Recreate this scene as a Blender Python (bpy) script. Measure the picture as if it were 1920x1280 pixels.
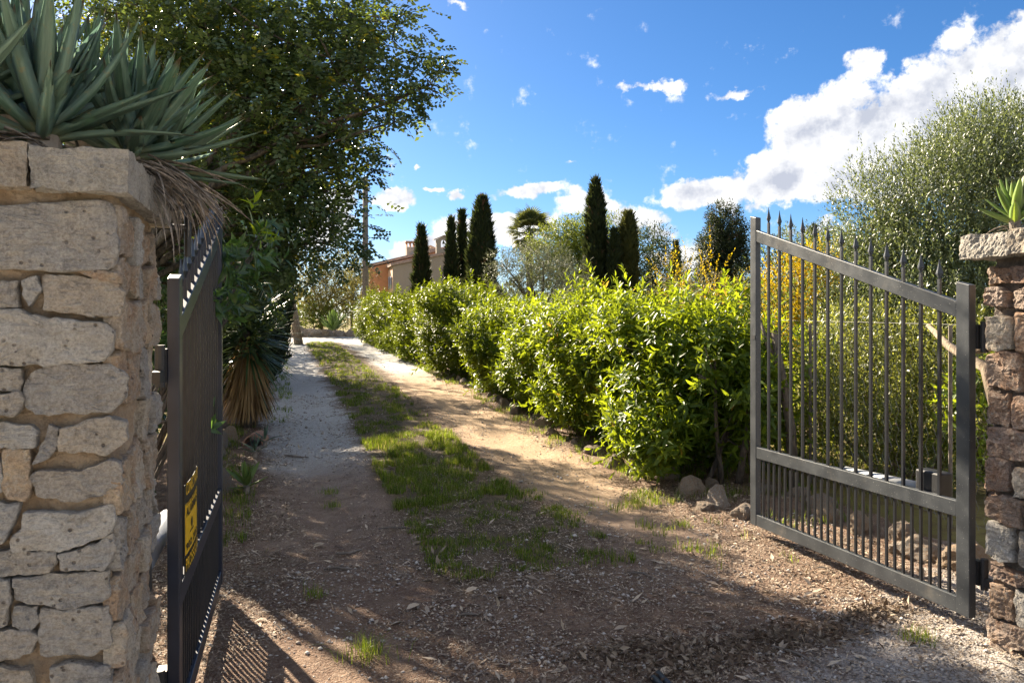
import bpy, bmesh, math
import numpy as np
from mathutils import Vector, Matrix, noise as mnoise

for o in list(bpy.data.objects):
    bpy.data.objects.remove(o)
SC = bpy.context.scene
COL = SC.collection
R = math.radians
rng = np.random.default_rng(11)

# ------------------------------------------------------------------ camera
CAMH, F, YAW, HOR = 1.55, 1500.0, R(16.4), 597.0
cy_, sy_ = math.cos(YAW), math.sin(YAW)
cam_d = bpy.data.cameras.new('camera')
cam = bpy.data.objects.new('camera', cam_d)
COL.objects.link(cam)
cam.location = (0, 0, CAMH)
cam.rotation_euler = (R(90), 0, -YAW)
cam_d.sensor_width = 36
cam_d.lens = F / 1920 * 36
cam_d.shift_y = -(640 - HOR) / 1920
cam_d.clip_start = 0.05
cam_d.clip_end = 3000
SC.camera = cam

# ------------------------------------------------------------------ light
SUN_AZ, SUN_EL = R(-19.5), R(31)          # azimuth from +Y towards +X
sdir = Vector((math.sin(SUN_AZ) * math.cos(SUN_EL), math.cos(SUN_AZ) * math.cos(SUN_EL), math.sin(SUN_EL)))
sl = bpy.data.lights.new('sun', 'SUN')
sl.energy = 3.0
sl.angle = R(0.55)
sl.color = (1.0, 0.86, 0.66)
so = bpy.data.objects.new('sun', sl)
so.rotation_euler = sdir.to_track_quat('Z', 'Y').to_euler()
so.location = (-8, 20, 15)
COL.objects.link(so)
SC.view_settings.view_transform = 'Standard'
SC.view_settings.look = 'None'
SC.view_settings.exposure = 2.8
SC.view_settings.gamma = 1.0
SC.view_settings.use_curve_mapping = False
SC.cycles.max_bounces = 3
SC.cycles.diffuse_bounces = 2
SC.cycles.glossy_bounces = 2
SC.cycles.transmission_bounces = 2
SC.cycles.transparent_max_bounces = 3
SC.cycles.caustics_reflective = False
SC.cycles.caustics_refractive = False
SC.cycles.use_denoising = True
SC.cycles.adaptive_threshold = 0.02


# ------------------------------------------------------------------ node helper
class NT:
    def __init__(self, tree):
        self.t = tree

    def n(self, typ, ins=None, **kw):
        nd = self.t.nodes.new(typ)
        for k, v in kw.items():
            setattr(nd, k, v)
        for k, v in (ins or {}).items():
            self.put(nd.inputs[k], v)
        return nd

    def put(self, sock, v):
        if isinstance(v, bpy.types.NodeSocket):
            self.t.links.new(v, sock)
        else:
            if sock.type == 'RGBA' and len(v) == 3:
                v = (*v, 1)
            sock.default_value = v

    def m(self, op, a, b=0.0, c=None, clamp=False):
        nd = self.t.nodes.new('ShaderNodeMath')
        nd.operation = op
        nd.use_clamp = clamp
        self.put(nd.inputs[0], a)
        self.put(nd.inputs[1], b)
        if c is not None:
            self.put(nd.inputs[2], c)
        return nd.outputs[0]

    def mix(self, f, a, b, blend='MIX'):
        nd = self.t.nodes.new('ShaderNodeMix')
        nd.data_type = 'RGBA'
        nd.blend_type = blend
        self.put(nd.inputs[0], f)
        self.put(nd.inputs[6], a)
        self.put(nd.inputs[7], b)
        return nd.outputs[2]

    def ss(self, v, a, b, lo=0.0, hi=1.0):
        nd = self.t.nodes.new('ShaderNodeMapRange')
        nd.interpolation_type = 'SMOOTHSTEP'
        for i, x in enumerate((v, a, b, lo, hi)):
            self.put(nd.inputs[i], x)
        return nd.outputs[0]

    def noise(self, vec, scale, detail=4, rough=0.55, dist=0.0):
        nd = self.t.nodes.new('ShaderNodeTexNoise')
        if vec is not None:
            self.put(nd.inputs['Vector'], vec)
        nd.inputs['Scale'].default_value = scale
        nd.inputs['Detail'].default_value = detail
        nd.inputs['Roughness'].default_value = rough
        nd.inputs['Distortion'].default_value = dist
        return nd.outputs[0]

    def vor(self, vec, scale, feature='F1', out=0, rnd=1.0):
        nd = self.t.nodes.new('ShaderNodeTexVoronoi')
        nd.feature = feature
        self.put(nd.inputs['Vector'], vec)
        nd.inputs['Scale'].default_value = scale
        nd.inputs['Randomness'].default_value = rnd
        return nd.outputs[out]

    def bump(self, h, strength=0.5, dist=0.02, nrm=None):
        nd = self.t.nodes.new('ShaderNodeBump')
        nd.inputs['Strength'].default_value = strength
        nd.inputs['Distance'].default_value = dist
        self.put(nd.inputs['Height'], h)
        if nrm is not None:
            self.put(nd.inputs['Normal'], nrm)
        return nd.outputs[0]


# ------------------------------------------------------------------ world: Nishita sky and cumulus clouds by direction
def azel(px, py):
    X, Z = (px - 960) / F, (HOR - py) / F
    return math.degrees(YAW + math.atan(X)), math.degrees(math.atan(Z / math.hypot(1, X)))


wd = bpy.data.worlds.new('World')
SC.world = wd
wd.use_nodes = True
wd.cycles.sampling_method = 'MANUAL'
wd.cycles.sample_map_resolution = 512
w = NT(wd.node_tree)
wd.node_tree.nodes.clear()
sky = w.n('ShaderNodeTexSky', sky_type='NISHITA', sun_disc=False, sun_elevation=SUN_EL, sun_rotation=SUN_AZ,
          altitude=30, air_density=0.8, dust_density=0.4, ozone_density=6.0)
tc = w.n('ShaderNodeTexCoord')
sep = w.n('ShaderNodeSeparateXYZ', {0: tc.outputs['Generated']})
az = w.m('MULTIPLY', w.m('ARCTAN2', sep.outputs[0], sep.outputs[1]), 57.29578)
el = w.m('MULTIPLY', w.m('ARCSINE', sep.outputs[2]), 57.29578)
ae = w.n('ShaderNodeCombineXYZ', {0: az, 1: el, 2: 0.0}).outputs[0]
# warp for ragged cloud edges
wn = w.n('ShaderNodeTexNoise', {'Vector': ae, 'Scale': 0.55, 'Detail': 5.0, 'Roughness': 0.6})
wv = w.n('ShaderNodeVectorMath', {0: wn.outputs['Color'], 1: (0.5, 0.5, 0.5)}, operation='SUBTRACT')
wv = w.n('ShaderNodeVectorMath', {0: wv.outputs[0], 'Scale': 2.4}, operation='SCALE')
aew = w.n('ShaderNodeVectorMath', {0: ae, 1: wv.outputs[0]}, operation='ADD').outputs[0]
CLOUDS = [  # px, py, half width, half height, tilt, weight
    (1335, 362, 130, 42, -4, 1.0), (1470, 335, 140, 62, -10, 1.1), (1545, 235, 130, 85, -15, 1.15), (1650, 265, 170, 100, -12, 1.2),
    (1800, 205, 200, 130, -20, 1.25), (1930, 120, 115, 110, -20, 1.1), (1640, 330, 190, 70, 0, 1.0), (1900, 260, 200, 130, 0, 1.1),
    (1622, 122, 48, 40, -10, .8), (1795, 80, 60, 50, -30, .6), (1215, 160, 110, 15, 3, .52), (1382, 176, 105, 15, -3, .5),
    (990, 357, 110, 20, -2, .7), (738, 375, 60, 26, 0, .85), (645, 375, 70, 36, 0, .9), (858, 363, 26, 20, 0, .75), (818, 352, 36, 9, 0, .6),
    (900, 432, 120, 40, -4, 1.0), (800, 462, 120, 30, -14, .9), (1190, 412, 100, 36, 5, .8), (1110, 378, 90, 34, 10, .6), (1240, 440, 80, 28, 0, .6),
    (1300, 480, 120, 40, -6, .7), (1000, 425, 90, 36, 0, .7), (1540, 425, 90, 28, 0, .6), (590, 420, 140, 70, 0, .7), (785, 314, 18, 8, 0, .5),
    (860, 10, 30, 12, 0, .5), (1080, 310, 30, 8, 0, .45)]
dens = None
for (px, py, hw, hh, tilt, wt) in CLOUDS:
    a0, e0 = azel(px, py)
    k = 57.3 / F * math.cos(math.radians(a0 - 16.4))
    mp = w.n('ShaderNodeMapping', {'Vector': aew, 'Location': (a0, e0, 0), 'Rotation': (0, 0, R(-tilt)), 'Scale': (hw * k * 1.04, hh * k * 1.08, 1)},
             vector_type='TEXTURE')
    g = w.n('ShaderNodeTexGradient', {'Vector': mp.outputs[0]}, gradient_type='SPHERICAL').outputs[1]
    v = w.m('MULTIPLY', g, wt)
    dens = v if dens is None else w.m('SMOOTH_MAX', dens, v, 0.12)
# unseen cumulus over the rest of the sky, cover thickened for fill light
gen = w.noise(tc.outputs['Generated'], 3.1, 3, 0.5)
gen = w.m('MULTIPLY', w.ss(gen, 0.42, 0.56), 1.0)
infr = w.m('MULTIPLY', w.ss(az, -24, -17), w.ss(az, 60, 51))
gen = w.m('MULTIPLY', gen, w.m('SUBTRACT', 1.0, infr))
gen = w.m('MULTIPLY', gen, w.ss(el, 2, 9))
dens = w.m('MAXIMUM', dens, gen)
fb = w.noise(ae, 0.42, 9, 0.62)
fb2 = w.noise(ae, 0.22, 4, 0.5)
edge = w.m('ADD', dens, w.m('MULTIPLY', w.m('SUBTRACT', fb, 0.5), 1.05))
alpha = w.ss(edge, 0.18, 0.40)
alpha = w.m('MULTIPLY', alpha, w.ss(dens, 0.005, 0.10))
# lit tops, greyer bellies: density sampled a little nearer the sun is thinner there
off = w.n('ShaderNodeVectorMath', {0: ae, 1: (-1.2, 1.6, 0)}, operation='ADD').outputs[0]
fbo = w.noise(off, 0.42, 5, 0.6)
fbs = w.noise(ae, 0.42, 5, 0.6)
lit = w.m('ADD', w.m('MULTIPLY', w.m('SUBTRACT', fbs, fbo), 2.2), 0.62)
lit = w.m('SUBTRACT', lit, w.m('MULTIPLY', w.ss(edge, 0.42, 1.1), 0.5))
lit = w.m('MINIMUM', w.m('MAXIMUM', lit, 0.0), 1.0)
ccol = w.mix(lit, (1.75, 1.87, 2.2), (4.0, 3.95, 3.85))
hs = w.n('ShaderNodeHueSaturation', {'Color': sky.outputs[0], 'Saturation': 1.15, 'Value': 0.46})
skyc = hs.outputs[0]
allc = w.mix(alpha, skyc, ccol)
bg = w.n('ShaderNodeBackground', {'Color': allc, 'Strength': 0.05})
w.n('ShaderNodeOutputWorld', {0: bg.outputs[0]})


# ------------------------------------------------------------------ ground height and pixel helpers
_py = np.array([-40, 3, 6.2, 8, 10, 12, 16, 20, 29, 45, 80, 200, 2500.])
_pz = np.array([0, 0, .01, .07, .17, .275, .46, .55, .72, .95, 1.3, 1.6, 1.6])


def gz(x, y):
    z = np.interp(y, _py, _pz)
    xs = np.clip(x, -3.0, 5.0)
    fade = np.interp(y, [-5, 14, 30], [1, .7, .3])
    return z + .026 * (xs - 3.2) * fade


def W(px, py, d):
    X = (px - 960) / F * d
    return Vector((X * cy_ + d * sy_, d * cy_ - X * sy_, CAMH + (HOR - py) / F * d))


def G(px, py):
    d = 6.0
    for _ in range(60):
        p = W(px, py, d)
        zg = float(gz(p.x, p.y))
        d = .5 * d + .5 * (CAMH - zg) * F / (py - HOR)
    return W(px, py, d)


def depth(p):
    return p[0] * sy_ + p[1] * cy_


# ------------------------------------------------------------------ object helpers
def fin(o, label=None, cat=None, group=None, kind=None, parent=None):
    if label:
        o['label'] = label
    if cat:
        o['category'] = cat
    if group:
        o['group'] = group
    if kind:
        o['kind'] = kind
    if parent is not None:
        o.parent = parent
    return o


def thing(name, label, cat, loc=(0, 0, 0), group=None, rz=0.0):
    o = bpy.data.objects.new(name, None)
    o.empty_display_size = .1
    COL.objects.link(o)
    o.location = loc
    o.rotation_euler = (0, 0, rz)
    return fin(o, label, cat, group)


def link(name, me, mat=None, parent=None, smooth=False, M=None, **kw):
    if mat is not None and not me.materials:
        me.materials.append(mat)
    if smooth:
        me.polygons.foreach_set('use_smooth', np.ones(len(me.polygons), dtype=bool))
    o = bpy.data.objects.new(name, me)
    COL.objects.link(o)
    if parent is not None:
        o.parent = parent
    if M is not None:
        o.matrix_local = M
    return fin(o, **kw)


def fast_mesh(name, V, F, var=None):
    """V (n,3); F list of (k,m) index arrays of equal polygon size m"""
    me = bpy.data.meshes.new(name)
    V = np.asarray(V, dtype=np.float32)
    me.vertices.add(len(V))
    me.vertices.foreach_set('co', V.ravel())
    if not isinstance(F, list):
        F = [F]
    idx = np.concatenate([f.ravel() for f in F]).astype(np.int32)
    tot = np.concatenate([np.full(len(f), f.shape[1], np.int32) for f in F])
    st = np.concatenate([[0], np.cumsum(tot)[:-1]]).astype(np.int32)
    me.loops.add(len(idx))
    me.loops.foreach_set('vertex_index', idx)
    me.polygons.add(len(tot))
    me.polygons.foreach_set('loop_start', st)
    me.polygons.foreach_set('loop_total', tot)
    me.update(calc_edges=True)
    if var is not None:
        a = me.attributes.new('var', 'FLOAT', 'POINT')
        a.data.foreach_set('value', np.asarray(var, dtype=np.float32))
    return me


class MB:
    def __init__(self):
        self.v, self.f, self.a = [], [], []

    def add(self, V, Fs, var=0.0):
        b = len(self.v)
        self.v += [tuple(p) for p in V]
        self.f += [tuple(i + b for i in f) for f in Fs]
        self.a += [var] * len(V)
        return self

    def box(self, lo, hi, var=0.0):
        x0, y0, z0 = lo
        x1, y1, z1 = hi
        return self.add([(x0, y0, z0), (x1, y0, z0), (x1, y1, z0), (x0, y1, z0), (x0, y0, z1), (x1, y0, z1), (x1, y1, z1), (x0, y1, z1)],
                        [(0, 3, 2, 1), (4, 5, 6, 7), (0, 1, 5, 4), (1, 2, 6, 5), (2, 3, 7, 6), (3, 0, 4, 7)], var)

    def tube(self, pts, rad, n=6, var=0.0, cap=True):
        pts = [Vector(p) for p in pts]
        if not hasattr(rad, '__len__'):
            rad = [rad] * len(pts)
        V, Fs = [], []
        ref = None
        for i, p in enumerate(pts):
            t = (pts[min(i + 1, len(pts) - 1)] - pts[max(i - 1, 0)]).normalized()
            if ref is None:
                ref = t.orthogonal().normalized()
            ref = (ref - t * ref.dot(t)).normalized()
            bn = t.cross(ref)
            for k in range(n):
                a = 2 * math.pi * k / n
                V.append(p + (ref * math.cos(a) + bn * math.sin(a)) * rad[i])
        for i in range(len(pts) - 1):
            for k in range(n):
                a, b = i * n + k, i * n + (k + 1) % n
                Fs.append((a, b, b + n, a + n))
        if cap:
            Fs.append(tuple(range(n - 1, -1, -1)))
            Fs.append(tuple(range((len(pts) - 1) * n, len(pts) * n)))
        return self.add(V, Fs, var)

    def mesh(self, name):
        me = bpy.data.meshes.new(name)
        me.from_pydata(self.v, [], self.f)
        me.update()
        if any(self.a):
            at = me.attributes.new('var', 'FLOAT', 'POINT')
            at.data.foreach_set('value', self.a)
        return me

    def build(self, name, mat, parent=None, smooth=False, bevel=0.0, **kw):
        o = link(name, self.mesh(name), mat, parent, smooth, **kw)
        if bevel:
            b = o.modifiers.new('b', 'BEVEL')
            b.width = bevel
            b.segments = 2
            b.limit_method = 'ANGLE'
        return o


def nrmz(a):
    return a / np.maximum(np.linalg.norm(a, axis=-1, keepdims=True), 1e-9)


def rdir(n):
    return nrmz(rng.normal(size=(n, 3)))


# ------------------------------------------------------------------ materials
def mat(name):
    m = bpy.data.materials.new(name)
    m.use_nodes = True
    t = NT(m.node_tree)
    b = m.node_tree.nodes['Principled BSDF']
    return m, t, b


def plain(name, col, rough=.6, metal=0.0, nscale=0, namp=.2, bump=0.0, spec=.5):
    m, t, b = mat(name)
    b.inputs['Roughness'].default_value = rough
    b.inputs['Metallic'].default_value = metal
    b.inputs['Specular IOR Level'].default_value = spec
    if nscale:
        co = t.n('ShaderNodeTexCoord').outputs['Object']
        nz = t.noise(co, nscale, 5, .6)
        c = t.mix(t.ss(nz, .3, .7), tuple(x * (1 - namp) for x in col), tuple(min(1, x * (1 + namp)) for x in col))
        t.put(b.inputs['Base Color'], c)
        if bump:
            t.put(b.inputs['Normal'], t.bump(nz, bump, .01))
    else:
        t.put(b.inputs['Base Color'], col)
    return m


def leafmat(name, dark, light, trans, tf=.45, rough=.38, spec=.5, odd=None, oddat=.94):
    """leaf with colour varying from leaf to leaf (attribute var) and light coming through"""
    m, t, b = mat(name)
    out = m.node_tree.nodes['Material Output']
    v = t.n('ShaderNodeAttribute', attribute_name='var').outputs['Fac']
    c = t.mix(v, dark, light)
    k = t.m('MULTIPLY_ADD', v, 1.0, .2)
    tcol = t.mix(1.0, trans, t.n('ShaderNodeCombineColor', {0: k, 1: k, 2: k}).outputs[0], 'MULTIPLY')
    if odd:
        g = t.ss(v, oddat, oddat + .01)
        c = t.mix(g, c, odd)
        tcol = t.mix(g, tcol, tuple(min(1, x * 1.6) for x in odd))
    t.put(b.inputs['Base Color'], c)
    b.inputs['Roughness'].default_value = rough
    b.inputs['Specular IOR Level'].default_value = spec
    tr = t.n('ShaderNodeBsdfTranslucent', {'Color': tcol})
    mx = t.n('ShaderNodeMixShader', {0: tf, 1: b.outputs[0], 2: tr.outputs[0]})
    t.put(out.inputs[0], mx.outputs[0])
    return m


M = {}
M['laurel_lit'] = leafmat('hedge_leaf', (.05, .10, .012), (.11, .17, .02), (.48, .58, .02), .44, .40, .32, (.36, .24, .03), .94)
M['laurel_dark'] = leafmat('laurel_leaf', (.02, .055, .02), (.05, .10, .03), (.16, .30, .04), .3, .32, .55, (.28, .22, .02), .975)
M['carob'] = leafmat('carob_leaf', (.04, .08, .035), (.10, .145, .055), (.22, .29, .04), .34, .34, .5, (.30, .26, .02), .985)
M['olive'] = leafmat('olive_leaf', (.055, .085, .035), (.13, .16, .085), (.30, .36, .10), .32, .38, .55)
M['olive_far'] = leafmat('grey_olive_leaf', (.08, .095, .065), (.17, .18, .13), (.22, .24, .12), .28, .5, .4)
M['cypress'] = leafmat('cypress_leaf', (.012, .024, .012), (.035, .05, .022), (.10, .13, .03), .24, .6, .25, (.12, .065, .04), .88)
M['cypress_lit'] = leafmat('cypress_leaf_olive', (.035, .045, .016), (.085, .09, .03), (.16, .17, .04), .25, .7, .2)
M['pine'] = leafmat('pine_needle', (.06, .10, .02), (.14, .19, .03), (.34, .40, .05), .4, .55, .3)
M['pine_dark'] = leafmat('dark_pine_needle', (.03, .055, .02), (.07, .10, .035), (.16, .2, .05), .3, .55, .3)
M['broom'] = leafmat('yellow_flower', (.50, .32, .01), (.70, .50, .02), (.85, .62, .02), .45, .6, .2)
M['dry'] = leafmat('dry_shrub_leaf', (.10, .09, .035), (.20, .18, .06), (.34, .30, .08), .35, .6, .2)
M['grass'] = leafmat('grass_blade', (.05, .10, .015), (.14, .20, .03), (.40, .52, .03), .45, .45, .3, (.34, .28, .10), .86)
M['palm'] = leafmat('palm_frond', (.05, .075, .025), (.12, .14, .05), (.24, .26, .06), .3, .4, .4)
M['litter'] = leafmat('dry_litter', (.10, .065, .045), (.56, .46, .35), (.3, .2, .1), .12, .7, .25)
M['yucca'] = leafmat('yucca_leaf', (.03, .07, .03), (.08, .13, .05), (.16, .24, .05), .22, .38, .5)
M['skirt'] = leafmat('dead_yucca_leaf', (.17, .10, .045), (.46, .31, .15), (.4, .25, .1), .25, .7, .2)
M['field'] = leafmat('field_grass', (.12, .16, .03), (.28, .30, .06), (.5, .52, .08), .45, .6, .2)


def bark(name, a, b_):
    m, t, b = mat(name)
    co = t.n('ShaderNodeTexCoord').outputs['Object']
    mp = t.n('ShaderNodeMapping', {'Vector': co, 'Scale': (1, 1, .25)}).outputs[0]
    nz = t.noise(mp, 28, 6, .65, .6)
    t.put(b.inputs['Base Color'], t.mix(t.ss(nz, .35, .65), a, b_))
    b.inputs['Roughness'].default_value = .9
    t.put(b.inputs['Normal'], t.bump(nz, .7, .02))
    return m


M['bark'] = bark('bark', (.05, .04, .032), (.16, .13, .10))
M['bark_pale'] = bark('pale_bark', (.14, .10, .07), (.30, .24, .17))


def stone(name, c1, c2, c3, streak=0.35, pit=1.0):
    m, t, b = mat(name)
    co = t.n('ShaderNodeTexCoord').outputs['Object']
    oi = t.n('ShaderNodeObjectInfo')
    rv = oi.outputs['Random']
    shift = t.n('ShaderNodeCombineXYZ', {0: t.m('MULTIPLY', rv, 37.0), 1: t.m('MULTIPLY', rv, 91.0), 2: t.m('MULTIPLY', rv, 13.0)}).outputs[0]
    v = t.n('ShaderNodeVectorMath', {0: co, 1: shift}, operation='ADD').outputs[0]
    n1 = t.noise(v, 9, 6, .6)
    n2 = t.noise(v, 34, 7, .72)
    n3 = t.noise(v, 130, 5, .75)
    st = t.noise(t.n('ShaderNodeMapping', {'Vector': v, 'Scale': (1, 1, 7)}).outputs[0], 14, 5, .6)
    rp = t.n('ShaderNodeValToRGB', {0: rv})
    er = rp.color_ramp
    er.elements[0].color = (*c1, 1)
    er.elements[1].color = (*c2, 1)
    for pos, col in ((.22, tuple(x * f for x, f in zip(c2, (.74, .74, .76)))), (.45, tuple(x * f for x, f in zip(c2, (1.08, .93, .76)))), (.62, tuple(x * f for x, f in zip(c1, (.86, .88, .92)))), (.82, tuple(min(.75, x * 1.15) for x in c2))):
        er.elements.new(pos).color = (*col, 1)
    c = rp.outputs[0]
    big = t.noise(v, 3.5, 4, .6, .8)
    c = t.mix(t.m('MULTIPLY', t.ss(big, .52, .62), .45), c, t.mix(.5, c3, (.30, .25, .21)))
    c = t.mix(t.m('MULTIPLY', t.ss(n1, .45, .62), .75), c, c3)
    pale = t.mix(.5, c2, (.55, .50, .42))
    c = t.mix(t.m('MULTIPLY', t.ss(n2, .52, .62), .6), c, pale)
    c = t.mix(t.m('MULTIPLY', t.ss(n2, .47, .36), .55), c, t.mix(.6, c, (.12, .10, .085)))
    c = t.mix(t.m('MULTIPLY', t.ss(st, .58, .70), streak), c, (.16, .135, .11))
    pits = t.m('MULTIPLY', t.ss(t.vor(v, 42), .24, .10), t.ss(n1, .47, .60))
    c = t.mix(t.m('MULTIPLY', pits, .75 * pit), c, (.07, .05, .045))
    li = t.m('MULTIPLY', t.ss(t.noise(v, 38, 3, .5), .64, .70), .5)
    c = t.mix(li, c, (.48, .48, .45))
    c = t.mix(t.ss(n3, .36, .64), t.mix(.34, c, (.1, .08, .06)), t.mix(.10, c, (.8, .75, .68)))
    t.put(b.inputs['Base Color'], c)
    b.inputs['Roughness'].default_value = .9
    b.inputs['Specular IOR Level'].default_value = .25
    h = t.m('ADD', t.m('MULTIPLY', n2, 1.0), t.m('MULTIPLY', n3, .35))
    h = t.m('ADD', h, t.m('MULTIPLY', st, .5))
    h = t.m('SUBTRACT', h, t.m('MULTIPLY', pits, .7 * pit))
    t.put(b.inputs['Normal'], t.bump(h, 1.0, .03))
    return m


M['stone'] = stone('limestone', (.45, .42, .39), (.56, .535, .50), (.52, .46, .39))
M['stone_warm'] = stone('warm_limestone', (.56, .45, .34), (.62, .54, .44), (.52, .33, .20), .15)
M['stone_red'] = stone('red_brown_stone', (.32, .20, .15), (.44, .34, .28), (.46, .25, .14), .25)
M['cap'] = stone('cap_limestone', (.46, .42, .36), (.52, .48, .42), (.38, .36, .33), .1, .5)
M['rock'] = stone('edging_rock', (.36, .30, .25), (.46, .41, .35), (.46, .27, .14), .2)


def mortarmat(name, a, b_):
    m, t, b = mat(name)
    co = t.n('ShaderNodeTexCoord').outputs['Object']
    n1 = t.noise(co, 12, 6, .65)
    n2 = t.noise(co, 90, 5, .75)
    c = t.mix(t.ss(n1, .35, .65), a, b_)
    c = t.mix(t.m('MULTIPLY', t.ss(n2, .5, .72), .5), c, tuple(x * .45 for x in a))
    t.put(b.inputs['Base Color'], c)
    b.inputs['Roughness'].default_value = .95
    t.put(b.inputs['Normal'], t.bump(t.m('ADD', n1, t.m('MULTIPLY', n2, .8)), 1.0, .03))
    return m


M['mortar'] = mortarmat('sandy_mortar', (.43, .30, .19), (.52, .40, .28))
M['mortar_grey'] = mortarmat('grey_mortar', (.16, .125, .105), (.26, .215, .18))

# painted steel with dust and small chips
m, t, b = mat('grey_painted_steel')
co = t.n('ShaderNodeTexCoord').outputs['Object']
n1 = t.noise(co, 7, 5, .6)
n2 = t.noise(co, 95, 4, .6)
c = t.mix(t.ss(n1, .3, .7), (.042, .047, .054), (.058, .064, .071))
c = t.mix(t.m('MULTIPLY', t.ss(n2, .62, .72), .35), c, (.035, .04, .045))
c = t.mix(t.ss(t.noise(co, 160, 2, .5), .70, .73), c, (.34, .33, .31))
c = t.mix(t.m('MULTIPLY', t.ss(t.noise(co, 3.2, 6, .7), .55, .72), .28), c, (.24, .21, .17))
t.put(b.inputs['Base Color'], c)
b.inputs['Roughness'].default_value = .42
b.inputs['Metallic'].default_value = .15
t.put(b.inputs['Roughness'], t.ss(n1, .2, .8, .36, .55))
t.put(b.inputs['Normal'], t.bump(n2, .12, .003))
M['steel'] = m
M['steel_bar'] = plain('shaded_painted_bar', (.016, .018, .023), .42, .1, 8, .2)  # gate paint again, shade on the bars' near faces put into the colour
M['steel_shaded'] = plain('shaded_painted_steel', (.016, .022, .040), .34, .05, 8, .2)  # same paint as the grey leaf, darkened to stand in for shade
M['black'] = plain('black_plastic', (.02, .021, .024), .5, 0, 30, .2)
M['white'] = plain('white_enamel', (.34, .35, .36), .35, 0, 10, .08)
M['alu'] = plain('aluminium_tube', (.20, .22, .26), .45, .2, 10, .1)
M['orange'] = plain('orange_lens', (.75, .25, .02), .25)
M['terracotta'] = plain('terracotta', (.36, .20, .13), .8, 0, 14, .3, .3)
M['wood'] = plain('weathered_wood', (.16, .135, .115), .85, 0, 18, .35, .4)
M['wire'] = plain('galvanised_wire', (.22, .21, .20), .6, .1, 30, .2)
M['yellow'] = plain('yellow_sign', (.80, .47, .01), .45, 0, 20, .06)
M['sign_black'] = plain('sign_black', (.012, .012, .014), .45)

# ================================================================== GROUND
def fbm(x, y, seed=0.0, oct_=4):
    out = np.zeros(len(x))
    for i in range(len(x)):
        out[i] = mnoise.fractal(Vector((x[i], y[i], seed)), 1.0, 2.0, oct_)
    return out


def grid_mesh(name, xs, ys, zf):
    X, Y = np.meshgrid(xs, ys)
    x, y = X.ravel(), Y.ravel()
    z = zf(x, y)
    nx, ny = len(xs), len(ys)
    i = np.arange((ny - 1) * nx).reshape(ny - 1, nx)[:, :-1].ravel()
    Fq = np.stack([i, i + 1, i + 1 + nx, i + nx], 1)
    return fast_mesh(name, np.stack([x, y, z], 1), Fq)


def soil_nodes(t, warmth):
    co = t.n('ShaderNodeTexCoord').outputs['Object']
    return co


def ground_mat():
    m, t, b = mat('field_soil')
    co = t.n('ShaderNodeTexCoord').outputs['Object']
    n1 = t.noise(co, .35, 5, .6)
    n2 = t.noise(co, 5, 6, .65)
    n3 = t.noise(co, 60, 4, .7)
    c = t.mix(t.ss(n1, .4, .6), (.17, .15, .05), (.25, .21, .07))
    c = t.mix(t.m('MULTIPLY', t.ss(n2, .45, .65), .7), c, (.13, .085, .05))
    c = t.mix(t.m('MULTIPLY', t.ss(n3, .5, .75), .5), c, (.30, .24, .15))
    t.put(b.inputs['Base Color'], c)
    b.inputs['Roughness'].default_value = .95
    b.inputs['Specular IOR Level'].default_value = .15
    t.put(b.inputs['Normal'], t.bump(t.m('ADD', n2, n3), .8, .03))
    return m


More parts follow.
